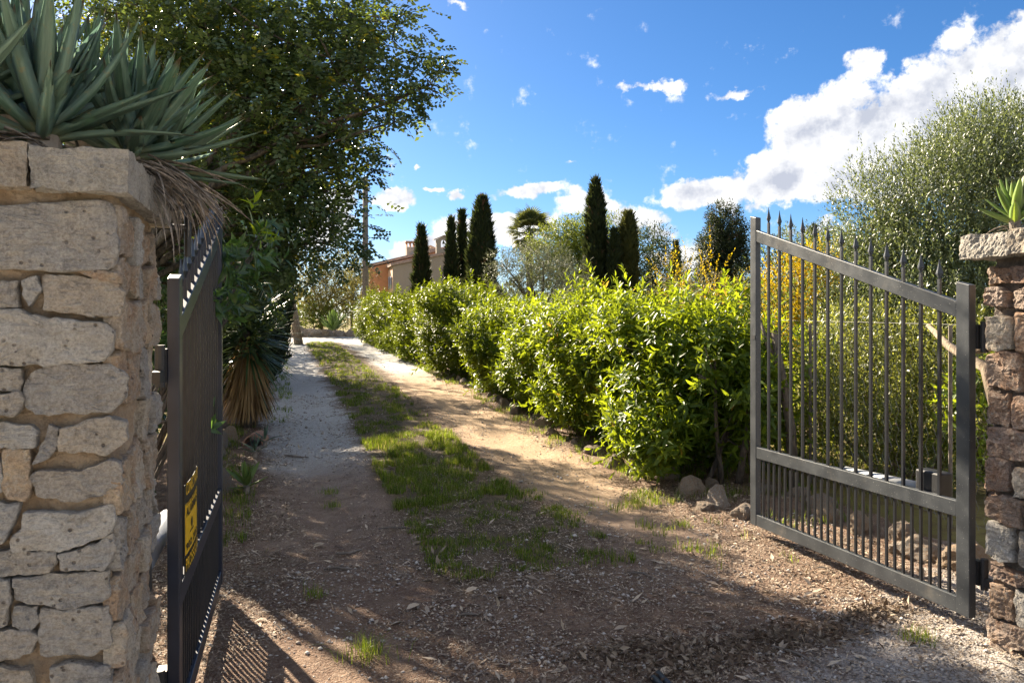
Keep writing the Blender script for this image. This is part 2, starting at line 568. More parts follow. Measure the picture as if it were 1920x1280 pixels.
def drive_mat():
    m, t, b = mat('driveway_earth')
    co = t.n('ShaderNodeTexCoord').outputs['Object']
    sp = t.n('ShaderNodeSeparateXYZ', {0: co})
    x, y = sp.outputs[0], sp.outputs[1]
    nb = t.noise(co, 1.1, 4, .6)
    nm = t.noise(co, 6.5, 6, .65)
    nf = t.noise(co, 48, 5, .7)
    nff = t.noise(co, 210, 3, .7)
    xw = t.m('ADD', x, t.m('MULTIPLY', t.m('SUBTRACT', t.m('ADD', nb, t.m('MULTIPLY', nm, .6)), .8), .75))

    def band(c0, hw, soft):
        return t.ss(t.m('ABSOLUTE', t.m('SUBTRACT', xw, c0)), hw + soft, hw - soft)
    tl, tr, mid = band(.40, .52, .16), band(2.62, .46, .16), band(1.5, .56, .14)
    # earth
    earth = t.mix(t.ss(nm, .35, .68), (.135, .078, .052), (.235, .155, .105))
    earth = t.mix(t.m('MULTIPLY', t.ss(nf, .5, .72), .75), earth, (.36, .275, .205))
    earth = t.mix(t.m('MULTIPLY', t.ss(nff, .55, .66), .75), earth, (.54, .46, .38))
    earth = t.mix(t.m('MULTIPLY', t.ss(nf, .46, .30), .6), earth, (.075, .045, .032))
    # compacted wheel tracks: brown near the gate, pale limestone gravel further in
    peb = t.n('ShaderNodeRGBToBW', {0: t.vor(co, 75, 'F1', 1)}).outputs[0]
    pale = t.mix(t.ss(nf, .3, .7), (.44, .42, .395), (.57, .55, .52))
    pale = t.mix(.22, pale, peb)
    pale = t.mix(t.m('MULTIPLY', t.ss(nm, .56, .72), .45), pale, (.33, .25, .18))
    brown = t.mix(t.ss(nm, .3, .7), (.20, .135, .10), (.30, .22, .165))
    brown = t.mix(t.m('MULTIPLY', t.ss(nff, .54, .66), .6), brown, (.48, .41, .34))
    far = t.ss(t.m('ADD', y, t.m('MULTIPLY', nb, 2.0)), 8.4, 10.6)
    tan = t.mix(t.ss(nf, .35, .68), (.40, .27, .165), (.50, .38, .26))
    farr = t.ss(t.m('ADD', y, t.m('MULTIPLY', nb, 2.0)), 15.0, 19.0)
    colL = t.mix(far, brown, pale)
    colR = t.mix(t.ss(y, 5.0, 7.4), brown, t.mix(farr, tan, pale))
    cm = t.mix(t.ss(nm, .35, .65), (.095, .075, .042), (.17, .125, .075))
    cm = t.mix(t.m('MULTIPLY', t.ss(nff, .54, .72), .6), cm, (.40, .34, .26))
    c = t.mix(t.m('MULTIPLY', tl, t.ss(y, 4.2, 7.0)), earth, colL)
    c = t.mix(t.m('MULTIPLY', tr, t.ss(y, 3.2, 5.4)), c, colR)
    c = t.mix(t.m('MULTIPLY', mid, t.ss(y, 4.0, 5.6)), c, cm)
    endc = t.ss(t.m('ADD', y, t.m('MULTIPLY', nb, 3.0)), 29.5, 31.5)
    c = t.mix(endc, c, pale)
    # pale gravelly apron at the road
    xr = t.m('ADD', t.m('MULTIPLY', x, .55), t.m('SUBTRACT', 3.35, y))
    ap = t.ss(t.m('ADD', xr, t.m('MULTIPLY', t.m('SUBTRACT', nm, .5), 1.6)), 1.25, 1.75)
    apc = t.mix(t.ss(nf, .3, .7), (.30, .255, .22), (.46, .41, .36))
    apc = t.mix(.35, apc, peb)
    c = t.mix(t.m('MULTIPLY', ap, .85), c, apc)
    t.put(b.inputs['Base Color'], c)
    b.inputs['Roughness'].default_value = .93
    b.inputs['Specular IOR Level'].default_value = .2
    h = t.m('ADD', t.m('MULTIPLY', nm, .9), t.m('MULTIPLY', nf, .55))
    h = t.m('ADD', h, t.m('MULTIPLY', nff, .25))
    h = t.m('SUBTRACT', h, t.m('MULTIPLY', t.vor(co, 75), .35))
    t.put(b.inputs['Normal'], t.bump(h, .9, .03))
    return m


def road_mat():
    m, t, b = mat('road_gravel')
    co = t.n('ShaderNodeTexCoord').outputs['Object']
    n2 = t.noise(co, 3, 6, .65)
    n3 = t.noise(co, 60, 4, .7)
    c = t.mix(t.ss(n2, .35, .65), (.46, .42, .37), (.56, .52, .46))
    c = t.mix(t.m('MULTIPLY', t.ss(n3, .5, .75), .4), c, (.30, .26, .22))
    t.put(b.inputs['Base Color'], c)
    b.inputs['Roughness'].default_value = .95
    t.put(b.inputs['Normal'], t.bump(n3, .5, .01))
    return m


xs = np.concatenate([np.array([-1500, -600, -250, -120, -60, -30]), np.linspace(-20, 30, 60), np.array([45, 70, 120, 250, 600, 1500])])
ys = np.concatenate([np.array([-400, -100, -30, -10]), np.linspace(-4, 60, 72), np.array([75, 90, 120, 200, 400, 900, 2400])])


def gzn(x, y):
    n = fbm(x * .6, y * .6, 3.0, 3)
    near = np.exp(-((x - 1.5) / 40) ** 2)
    ondrive = ((x > -1.2) & (x < 4.0) & (y < 33)) * 1.0
    return gz(x, y) + .03 * n * near - .015 - .055 * ondrive


link('ground', grid_mesh('ground', xs, ys, gzn), ground_mat(), smooth=True, kind='structure')


link('road', grid_mesh('road', np.linspace(-40, 40, 60), np.linspace(-7, 2.45, 24), lambda x, y: gz(x, y) + .012 + .01 * fbm(x, y, 4.0, 2)), road_mat(), smooth=True, kind='structure')


def drive_z(x, y):
    n = fbm(x * 2.2, y * 2.2, 9.0, 4) * .014 + fbm(x * 11, y * 11, 5.0, 3) * .004
    rut = -.028 * (np.exp(-((x - .42) / .33) ** 2) + np.exp(-((x - 2.62) / .33) ** 2)) + .018 * np.exp(-((x - 1.5) / .45) ** 2)
    rut = rut * np.interp(y, [3, 6], [.15, 1]) * np.interp(y, [29, 31], [1, 0])
    ex = np.maximum(np.maximum(-.95 - x, x - 4.15), 0)
    exy = np.maximum(y - 34.0, 0)
    return gz(x, y) + n + rut - .05 * np.minimum(1, ex * 1.6) - .04 * np.minimum(1, exy)


ysd = np.concatenate([np.arange(2.2, 9.0, .04), np.arange(9.0, 18, .11), np.arange(18, 36, .3)])
xsd = np.concatenate([[-9, -6, -4, -3, -2.4], np.arange(-1.9, 4.9, .05), [5.2, 6.0]])
link('driveway', grid_mesh('driveway', xsd, ysd, drive_z), drive_mat(), smooth=True, kind='structure')


def dz(x, y):
    return drive_z(np.atleast_1d(np.asarray(x, float)), np.atleast_1d(np.asarray(y, float)))


# ================================================================== STONE PILLARS
def stone_obj(poly, frame, thick, mt, parent, name='stone', bulge=.012, rough=1.0, seed=0.0, nper=34, flat=.86):
    """poly: outline in plane (u,v); frame(u,v,w) -> world, w outwards. A rough-hewn block: ragged outline, fractured face."""
    P = [Vector((p[0], p[1])) for p in poly]
    L = [(P[(i + 1) % len(P)] - P[i]).length for i in range(len(P))]
    per = sum(L)
    cpt = sum(P, Vector((0, 0))) / len(P)
    out = []
    for k in range(nper):
        s = per * k / nper
        i = 0
        while s > L[i]:
            s -= L[i]
            i = (i + 1) % len(P)
        out.append(P[i].lerp(P[(i + 1) % len(P)], s / L[i]))
    sm = [out[k] * .8 + (out[k - 1] + out[(k + 1) % nper]) * .1 for k in range(nper)]
    tu, tv = mnoise.noise(Vector((seed, 3.1, 0))) * .09, mnoise.noise(Vector((seed, 8.7, 2))) * .12
    rings = [(-thick, .96), (-.008, 1.0), (.55 * bulge, .995), (.9 * bulge, .972), (bulge, .90), (bulge, .80), (bulge, .68), (bulge, .55), (bulge, .41), (bulge, .27), (bulge, .13)]
    V, Fs = [], []
    for ri, (w_, s_) in enumerate(rings):
        for k, p in enumerate(sm):
            q = cpt + (p - cpt) * s_
            w2 = w_
            if ri > 0:
                d = q - cpt
                n3 = Vector((q.x * 13, q.y * 13, seed))
                n4 = Vector((q.x * 38, q.y * 38, seed + 9))
                n5 = Vector((q.x * 16, q.y * 75, seed + 4))
                n6 = Vector((q.x * 110, q.y * 110, seed + 2))
                ew = (.3 if ri < 3 else 1.0)
                w2 += d.x * tu * ew + d.y * tv * ew
                w2 += rough * ew * (.007 * mnoise.noise(n3) - .007 * abs(mnoise.noise(n4)) + .0028 * mnoise.noise(n5) + .0022 * mnoise.noise(n6))
                if ri < 5:
                    q = q + d.normalized() * rough * (.006 * mnoise.noise(n3 * 2.1) + .004 * mnoise.noise(n4 * 1.7)) * (1.0 if ri < 4 else .5)
            V.append(frame(q.x, q.y, w2))
    for ri in range(len(rings) - 1):
        for k in range(nper):
            a, b_ = ri * nper + k, ri * nper + (k + 1) % nper
            Fs.append((a, b_, b_ + nper, a + nper))
    last = (len(rings) - 1) * nper
    V.append(frame(cpt.x, cpt.y, bulge))
    for k in range(nper):
        Fs.append((last + k, last + (k + 1) % nper, len(V) - 1))
    me = MB().add(V, Fs).mesh(name)
    c3 = Vector(frame(cpt.x, cpt.y, 0))
    me.transform(Matrix.Translation(-c3))
    me.update()
    o = link(name, me, mt, None, False)
    o.location = c3
    if parent is not None:
        o.parent = parent
        o.location = c3 - Vector(parent.location)
    return o


def core(name, lo, hi, mt, parent, step=.03, amp=.008):
    """mortar body of a pillar with an uneven surface"""
    bm = bmesh.new()
    lo, hi = Vector(lo), Vector(hi)
    for ax in range(3):
        for side in (0, 1):
            a, b_ = (ax + 1) % 3, (ax + 2) % 3
            na = max(1, int((hi[a] - lo[a]) / step))
            nb_ = max(1, int((hi[b_] - lo[b_]) / step))
            vs = []
            for i in range(na + 1):
                for j in range(nb_ + 1):
                    p = Vector((0, 0, 0))
                    p[ax] = (hi if side else lo)[ax]
                    p[a] = lo[a] + (hi[a] - lo[a]) * i / na
                    p[b_] = lo[b_] + (hi[b_] - lo[b_]) * j / nb_
                    vs.append(bm.verts.new(p))
            for i in range(na):
                for j in range(nb_):
                    q = [vs[i * (nb_ + 1) + j], vs[(i + 1) * (nb_ + 1) + j], vs[(i + 1) * (nb_ + 1) + j + 1], vs[i * (nb_ + 1) + j + 1]]
                    bm.faces.new(q if side else q[::-1])
    bmesh.ops.remove_doubles(bm, verts=bm.verts, dist=1e-4)
    bm.normal_update()
    for v in bm.verts:
        n = mnoise.fractal(v.co * 14, 1, 2, 4) + .5 * mnoise.noise(v.co * 90)
        v.co += v.normal * amp * n
    me = bpy.data.meshes.new(name)
    bm.to_mesh(me)
    bm.free()
    o = link(name, me, mt, None, False)
    if parent is not None:
        o.parent = parent
        o.location = -Vector(parent.location)
    return o


# ---- left pillar: front face at y=YF, driveway face at x=XL
XL, YF, YB = -.385, 2.20, 2.86
LP = thing('gate_pillar', 'tall rubble stone gate pillar topped by big blue-green rosettes', 'pillar', (-.72, 2.53, -.12))


def f_front(u, v, w_):
    return (u, YF - w_, v)


def f_side(u, v, w_):
    return (XL + w_, u, v)


def front_uv(px, py):
    u_ = (px - 960) / F
    d = YF / (cy_ - u_ * sy_)
    return (d * (u_ * cy_ + sy_), CAMH + (HOR - py) / F * d)


core('mortar_core', (-1.08, YF + .016, -.15), (XL - .012, YB - .01, 1.875), M['mortar'], LP, .014, .014)
FRONT = [
    [(-60, 392), (110, 380), (180, 376), (212, 380), (222, 420), (220, 500), (150, 508), (-60, 502)],
    [(-50, 527), (34, 528), (33, 574), (-50, 580)],
    [(44, 526), (70, 517), (74, 545), (57, 573), (44, 552)],
    [(84, 516), (150, 520), (214, 530), (231, 548), (229, 592), (170, 591), (81, 579)],
    [(145, 507), (222, 512), (228, 530), (160, 517)],
    [(-60, 583), (42, 580), (60, 594), (196, 604), (217, 625), (216, 655), (190, 676), (60, 683), (-60, 682)],
    [(56, 700), (100, 685), (205, 683), (236, 705), (237, 745), (205, 772), (70, 776), (49, 760), (48, 725)],
    [(-50, 692), (38, 694), (46, 714), (36, 730), (-50, 733)],
    [(-50, 738), (40, 735), (44, 760), (30, 776), (-50, 782)],
    [(-50, 797), (60, 796), (76, 812), (68, 836), (-50, 840)],
    [(92, 800), (110, 802), (108, 838), (86, 862), (64, 868), (80, 838)],
    [(115, 803), (160, 790), (204, 781), (236, 790), (236, 824), (200, 848), (116, 842)],
    [(10, 845), (56, 842), (57, 905), (52, 934), (40, 940), (22, 930), (8, 915)],
    [(-50, 855), (4, 860), (5, 918), (-50, 930)],
    [(58, 895), (75, 881), (150, 882), (205, 862), (228, 868), (228, 905), (190, 926), (140, 938), (74, 927)],
    [(-50, 946), (36, 942), (28, 982), (8, 1010), (-50, 1014)],
    [(46, 960), (160, 958), (210, 945), (217, 968), (214, 992), (188, 1008), (120, 1025), (26, 1030), (26, 1002), (44, 990)],
    [(-50, 1034), (106, 1031), (109, 1055), (94, 1070), (-50, 1080)],
    [(113, 1036), (180, 1019), (210, 1000), (221, 1020), (214, 1045), (196, 1062), (119, 1064)],
    [(26, 1083), (120, 1076), (204, 1068), (207, 1118), (150, 1133), (110, 1134), (28, 1122)],
    [(-50, 1088), (18, 1086), (20, 1125), (14, 1168), (-50, 1170)],
    [(29, 1136), (70, 1135), (72, 1160), (52, 1180), (27, 1168)],
    [(81, 1141), (204, 1136), (208, 1176), (203, 1212), (178, 1222), (78, 1226), (76, 1180)],
    [(-50, 1176), (52, 1180), (75, 1190), (62, 1222), (-50, 1240)],
    [(-50, 1246), (60, 1250), (66, 1285), (-50, 1330)],
    [(100, 1252), (130, 1240), (206, 1246), (212, 1290), (150, 1330), (96, 1300)],
]
for i, pl in enumerate(FRONT):
    cxp, cyp_ = sum(p[0] for p in pl) / len(pl), sum(p[1] for p in pl) / len(pl)
    hw_, hh_ = max(abs(p[0] - cxp) for p in pl), max(abs(p[1] - cyp_) for p in pl)
    pl = [(cxp + (p[0] - cxp) * (1 + 3.0 / hw_), cyp_ + (p[1] - cyp_) * (1 + 3.0 / hh_)) for p in pl]
    uv = [front_uv(*p) for p in pl]
    mt = M['stone'] if i not in (4, 12) else M['stone_warm']
    stone_obj(uv, f_front, .035, mt, LP, seed=i * 3.7, bulge=float(rng.uniform(.010, .022)), rough=1.35, nper=60)
# lower part below the photograph and the outer strip, in plain courses
zc = .46
while zc > -.1:
    h = rng.uniform(.09, .13)
    u = -1.06
    while u < XL - .04:
        ln = rng.uniform(.16, .26)
        u1 = min(u + ln, XL - .005)
        if u1 - u > .05:
            stone_obj([(u + .008, zc - h + .008), (u1 - .006, zc - h + .012), (u1 - .008, zc - .006), (u + .006, zc - .01)], f_front, .03, M['stone'], LP, seed=u * 9 + zc, nper=20)
        u += ln
    zc -= h
zc = 1.86
while zc > .45:
    h = rng.uniform(.09, .15)
    stone_obj([(-1.06, zc - h + .01), (-.72, zc - h + .012), (-.71, zc - .01), (-1.06, zc - .008)], f_front, .03, M['stone'], LP, seed=zc, nper=20)
    zc -= h
# driveway face: small upright pieces in warm mortar
zc, row = 1.83, 0
while zc > -.05:
    h = rng.uniform(.085, .15)
    cuts = [YF - .005]
    while cuts[-1] < YB - .06:
        cuts.append(min(cuts[-1] + rng.uniform(.10, .21), YB))
    for i in range(len(cuts) - 1):
        if rng.random() < .06:
            continue
        a, b_ = cuts[i] + .004, cuts[i + 1] - rng.uniform(.004, .02)
        j = lambda s=.014: rng.uniform(-s, s)
        uv = [(a, zc - h + .008 + j()), ((a + b_) / 2, zc - h + .002 + j()), (b_, zc - h + .01 + j()), (b_ + j(), zc - h / 2), (b_ + j(.006), zc - .012 + j()),
              ((a + b_) / 2, zc - .002 + j()), (a + abs(j(.006)), zc - .010 + j()), (a, zc - h / 2)]
        stone_obj(uv, f_side, .03, M['stone_warm'] if rng.random() < .75 else M['stone'], LP, seed=row * 7 + i * 1.9, bulge=rng.uniform(.006, .026), rough=1.7, nper=38)
    zc -= h
    row += 1


# cap slabs: blocks with a rough edge
def slab(lo, hi, mt, parent, name='cap_stone', amp=.009, step=.009):
    o = core(name, (lo[0], lo[1], lo[2]), (hi[0], hi[1], hi[2]), mt, None, step, amp)
    c = (Vector(lo) + Vector(hi)) / 2
    o.data.transform(Matrix.Translation(-c))
    o.data.update()
    o.location = c
    if parent is not None:
        o.parent = parent
        o.location = c - Vector(parent.location)
    return o


slab((-1.14, 2.155, 1.865), (-.572, 2.50, 1.968), M['cap'], LP)
slab((-.566, 2.155, 1.860), (-.35, 2.50, 1.964), M['cap'], LP)
slab((-.62, 2.504, 1.862), (-.348, 2.70, 1.966), M['cap'], LP)
slab((-.62, 2.704, 1.858), (-.346, 2.95, 1.962), M['cap'], LP)
slab((-1.14, 2.505, 1.862), (-.626, 2.95, 1.964), M['cap'], LP)

# ---- right pillar: driveway face at x=XR
XR, RB = 3.27, 3.02
RP = thing('gate_pillar', 'red-brown rubble gate pillar beside the hinge of the open gate leaf, pale cap', 'pillar', (3.6, 2.7, -.02))
core('mortar_core', (XR + .012, 2.2, -.1), (3.95, RB - .012, 1.835), M['mortar_grey'], RP, .02, .016)


def f_rside(u, v, w_):
    return (XR - w_, u, v)


def f_rback(u, v, w_):
    return (u, RB + w_, v)


def f_rfront(u, v, w_):
    return (u, 2.19 - w_, v)


zc, row = 1.80, 0
while zc > -.02:
    h = rng.uniform(.10, .19)
    for (fr, c0, c1) in ((f_rside, 2.19, RB), (f_rback, XR, 3.95), (f_rfront, XR, 3.95)):
        cuts = [c1]
        while cuts[-1] > c0 + .08:
            cuts.append(max(cuts[-1] - rng.uniform(.13, .27), c0))
        for i in range(len(cuts) - 1):
            b_, a = cuts[i] - .003, cuts[i + 1] + rng.uniform(.006, .03)
            if b_ - a < .03:
                continue
            j = lambda s=.016: rng.uniform(-s, s)
            uv = [(a, zc - h + .014 + j()), ((a + b_) / 2, zc - h + .008 + j()), (b_, zc - h + .012 + j()), (b_ + j(.008), zc - h / 2), (b_ + j(.006), zc - .012 + j()),
                  ((a + b_) / 2, zc - .006 + j()), (a + abs(j(.006)), zc - .012 + j()), (a, zc - h / 2)]
            stone_obj(uv, fr, .03, M['stone_red'] if rng.random() < .58 else (M['stone_warm'] if rng.random() < .6 else M['stone']), RP, seed=40 + row * 7 + i * 1.9, bulge=rng.uniform(.012, .045), rough=2.0, nper=38)
    zc -= h
    row += 1
slab((3.17, 2.84, 1.835), (3.55, 3.10, 1.945), M['cap'], RP, amp=.010)
slab((3.165, 2.60, 1.84), (3.55, 2.834, 1.95), M['cap'], RP, amp=.010)
slab((3.16, 2.12, 1.835), (3.55, 2.594, 1.948), M['cap'], RP, amp=.010)
slab((3.554, 2.12, 1.835), (4.02, 3.10, 1.945), M['cap'], RP, amp=.010)


# ================================================================== GATE LEAVES
def gate_leaf(label, loc, rz, mirror, post_extra=0.0, mt=None):
    """local y runs from the hinge inwards, local x = 0 is the driveway-side face; mirror -1: body towards -x"""
    g = thing('gate_leaf', label, 'gate', loc, 'two leaves of the open gate', rz)
    mt = mt or M['steel']
    L, tk, pw = 1.892, .042, .08

    def box(name, y0, y1, z0, z1, parent=g, x0=0.0, x1=tk, bevel=.003):
        a, b_ = sorted((x0 * mirror, x1 * mirror))
        return MB().box((a, y0, z0), (b_, y1, z1)).build(name, mt, parent, bevel=bevel)
    zr = lambda y: 1.637 + (2.172 - 1.637) * (y - pw) / (L - 2 * pw)       # top edge of the sloping rail
    slope = (2.172 - 1.637) / (L - 2 * pw)

    def post(name, y0, y1, ztop):
        a, b_ = sorted((0, tk * mirror))
        s = slope * (y1 - y0) * .8
        V = [(a, y0, .08), (b_, y0, .08), (b_, y1, .08), (a, y1, .08), (a, y0, ztop), (b_, y0, ztop), (b_, y1, ztop + s), (a, y1, ztop + s)]
        return MB().add(V, [(0, 3, 2, 1), (4, 5, 6, 7), (0, 1, 5, 4), (1, 2, 6, 5), (2, 3, 7, 6), (3, 0, 4, 7)]).build(name, mt, g, bevel=.003)
    hp = post('hinge_post', 0, pw, 1.715 + post_extra)
    post('latch_post', L - pw + .01, L, 2.265)
    e = .0025
    box('bottom_rail', pw, L - pw + .01, .082, .162, x0=e, x1=tk - e)
    box('middle_rail', pw, L - pw + .01, .56, .64, x0=e, x1=tk - e)
    a, b_ = sorted((e * mirror, (tk - e) * mirror))
    y0, y1 = pw, L - pw + .01
    V = [(a, y0, zr(y0) - .082), (b_, y0, zr(y0) - .082), (b_, y1, zr(y1) - .082), (a, y1, zr(y1) - .082), (a, y0, zr(y0)), (b_, y0, zr(y0)), (b_, y1, zr(y1)), (a, y1, zr(y1))]
    MB().add(V, [(0, 3, 2, 1), (4, 5, 6, 7), (0, 1, 5, 4), (1, 2, 6, 5), (2, 3, 7, 6), (3, 0, 4, 7)]).build('top_rail', mt, g, bevel=.003)
    n = 13
    xc, hb = tk / 2 * mirror, .0075
    spear = None
    for k in range(n):
        y = pw + (L - 2 * pw + .01) * (k + 1) / (n + 1)
        zt = zr(y)
        bar = MB().box((xc - hb, y - hb, .64), (xc + hb, y + hb, zt - .08)).build('bar', M['steel_bar'], g)
        if spear is None:
            s = MB()
            s.box((-hb, -hb, -.002), (hb, hb, .078))
            prof = [(.078, hb, hb), (.088, .013, .008), (.106, .027, .012), (.128, .018, .009), (.155, .008, .005), (.186, .0012, .0012)]
            V, Fs = [], []
            for (z, wy, wx) in prof:
                V += [(0, -wy, z), (wx, 0, z), (0, wy, z), (-wx, 0, z)]
            for i in range(len(prof) - 1):
                for q in range(4):
                    Fs.append((i * 4 + q, i * 4 + (q + 1) % 4, i * 4 + 4 + (q + 1) % 4, i * 4 + 4 + q))
            Fs.append((len(V) - 4, len(V) - 3, len(V) - 2, len(V) - 1))
            s.add(V, Fs)
            spear = s.mesh('spear_tip')
            spear.materials.append(mt)
        sp_ = link('spear_tip', spear, None, bar)
        sp_.location = (xc, y, zt)
    nb = 2 * n + 1
    for k in range(nb):
        y = pw + (L - 2 * pw + .01) * (k + 1) / (nb + 1)
        MB().box((xc - .0065, y - .0065, .162), (xc + .0065, y + .0065, .56)).build('lower_bar', M['steel_bar'], g)
    # hinge brackets back to the pillar
    for z in (.30, 1.46):
        h = MB()
        a, b_ = sorted(((tk + .0) * mirror, (tk + .035) * mirror))
        h.box((a, -.012, z - .06), (b_, .05, z + .06))
        h.tube([((tk + .02) * mirror, -.03, z - .075), ((tk + .02) * mirror, -.03, z + .075)], .018, 10)
        a, b_ = sorted(((tk + .005) * mirror, (tk + .035) * mirror))
        h.box((a, -.13, z - .055), (b_, -.03, z - .015))
        h.build('hinge', M['black'], g)
    return g


RG = gate_leaf('grey steel gate leaf with spear tips standing open on the right', (3.26, 3.132, 0.0), 0.0, 1)
# scratches: small lock plate hole on the latch post
MB().box((-.002, 1.83, 1.40), (.004, 1.872, 1.43)).build('lock_slot', M['black'], RG)
LG = gate_leaf('dark shade-coloured steel gate leaf with a yellow alarm sign, seen nearly edge-on', (-.338, 3.128, -.08), R(-1.0), -1, .06, M['steel_shaded'])
MB().box((-.012, 1.83, .95), (.003, 1.872, 1.12)).build('lock_slot', M['black'], LG)

# ================================================================== ALARM SIGN on the left leaf
SG = thing('alarm_sign', 'yellow and black alarm warning sign tied to the dark gate leaf', 'sign')
SG.parent = None
SG.location = (-.338, 3.128, -.08)
SG.rotation_euler = (0, 0, R(-1.0))
SW, SH, S0, SZ0 = .30, .34, .09, .665


def sbend(u, v, w_=0.0):
    """sheet curved about a vertical axis: u along the leaf, v up"""
    k = u / SW
    xx = .006 + w_ + .013 * (1 - (1 - k) ** 2) - .012 * max(0.0, k - .6) ** 2
    lift = .02 * k * k
    return (xx, S0 + u, SZ0 + v + lift)


def sheet(name, u0, u1, v0, v1, w_, mt, parent, n=14, thick=.0015):
    V, Fs = [], []
    for i in range(n + 1):
        u = u0 + (u1 - u0) * i / n
        V += [sbend(u, v0, w_), sbend(u, v1, w_), sbend(u, v1, w_ - thick), sbend(u, v0, w_ - thick)]
    for i in range(n):
        for q in range(4):
            Fs.append((i * 4 + q, i * 4 + (q + 1) % 4, i * 4 + 4 + (q + 1) % 4, i * 4 + 4 + q))
    Fs += [(0, 1, 2, 3), (n * 4 + 3, n * 4 + 2, n * 4 + 1, n * 4)]
    mb = MB().add(V, Fs)
    bm = bmesh.new()
    me = mb.mesh(name)
    bm.from_mesh(me)
    bmesh.ops.recalc_face_normals(bm, faces=bm.faces)
    bm.to_mesh(me)
    bm.free()
    return link(name, me, mt, parent)


sheet('panel', 0, SW, 0, SH, 0, M['sign_black'], SG)
sheet('yellow_field', .012, SW - .02, .075, SH - .075, .0015, M['yellow'], SG)


def lettering(name, txt, u0, u1, v0, v1, mt, parent, w_=.0032):
    cu = bpy.data.curves.new(name, 'FONT')
    cu.body = txt
    cu.size = 1
    cu.extrude = 0
    cu.offset = .018
    to = bpy.data.objects.new('tmp', cu)
    COL.objects.link(to)
    bpy.context.view_layer.update()
    me = bpy.data.meshes.new_from_object(to.evaluated_get(bpy.context.evaluated_depsgraph_get()))
    bpy.data.objects.remove(to)
    co = np.array([v.co[:] for v in me.vertices])
    lo, hi = co.min(0), co.max(0)
    for v in me.vertices:
        u = u0 + (v.co.x - lo[0]) / (hi[0] - lo[0]) * (u1 - u0)
        vv = v0 + (v.co.y - lo[1]) / (hi[1] - lo[1]) * (v1 - v0)
        v.co = sbend(u, vv, w_)
    me.update()
    return link(name, me, mt, parent)


lettering('lettering', 'CONECTADO', .012, .292, .298, .345, M['yellow'], SG)
lettering('lettering', 'CON CENTRAL DE', .02, .255, .258, .272, M['sign_black'], SG)
lettering('lettering', 'ALARMAS', .02, .262, .215, .25, M['sign_black'], SG)
lettering('lettering', '902 202', .02, .262, .088, .115, M['sign_black'], SG)
lettering('lettering', 'PROSEGUR', .012, .292, .014, .062, M['yellow'], SG)
# small round emblem with a line below
V = [sbend(.13 + .017 * math.cos(a), .172 + .019 * math.sin(a), .0032) for a in np.linspace(0, 2 * math.pi, 18)[:-1]]
MB().add(V, [tuple(range(len(V)))]).build('emblem', M['sign_black'], SG)
MB().add([sbend(.09, .14, .0032), sbend(.17, .14, .0032), sbend(.17, .146, .0032), sbend(.09, .146, .0032)], [(0, 1, 2, 3)]).build('emblem_line', M['sign_black'], SG)

# ================================================================== GATE MOTORS
gm = thing('gate_motor', 'white gate motor arm with black end cap behind the grey leaf', 'motor', (3.5, 4.0, 0))
MB().tube([(-.13, -.45, .625), (-.13, .15, .605)], .034, 14).build('arm', M['white'], gm, smooth=True)
MB().tube([(-.13, .15, .605), (-.13, .52, .597)], .017, 10).build('rod', M['alu'], gm, smooth=True)
MB().box((-.175, -.62, .56), (-.085, -.45, .74)).build('housing', M['black'], gm, bevel=.012)
MB().tube([(-.13, .50, .597), (-.175, .56, .597)], .02, 8).build('bracket', M['black'], gm)
gm2 = thing('gate_motor', 'grey gate motor tube between the pale pillar and the dark leaf', 'motor', (-.47, 3.6, -.08))
MB().tube([(0, -.5, .74), (0.005, .25, .74)], .042, 16).build('arm', M['alu'], gm2, smooth=True)
MB().tube([(.005, .25, .74), (.05, .62, .735)], .016, 10).build('rod', M['alu'], gm2, smooth=True)
MB().box((-.05, -.66, .66), (.045, -.5, .84)).build('housing', M['black'], gm2, bevel=.012)
# orange beacon on the left pillar's back corner
bl = thing('beacon_lamp', 'small orange warning lamp behind the dry leaves of the pillar', 'lamp', W(352, 372, 2.74))
MB().tube([(0, 0, -.20), (0, 0, -.01)], .012, 8).build('stem', M['black'], bl)
MB().tube([(0, 0, -.01), (0, 0, .004)], .024, 14).build('base', M['black'], bl)
V = MB().tube([(0, 0, .004), (0, 0, .03), (0, 0, .045), (0, 0, .052)], [.021, .021, .016, .006], 14)
V.build('lens', M['orange'], bl, smooth=True)
MB().tube([(0, 0, -.10), (-.10, -.02, -.10)], .010, 8).build('arm', M['black'], bl)


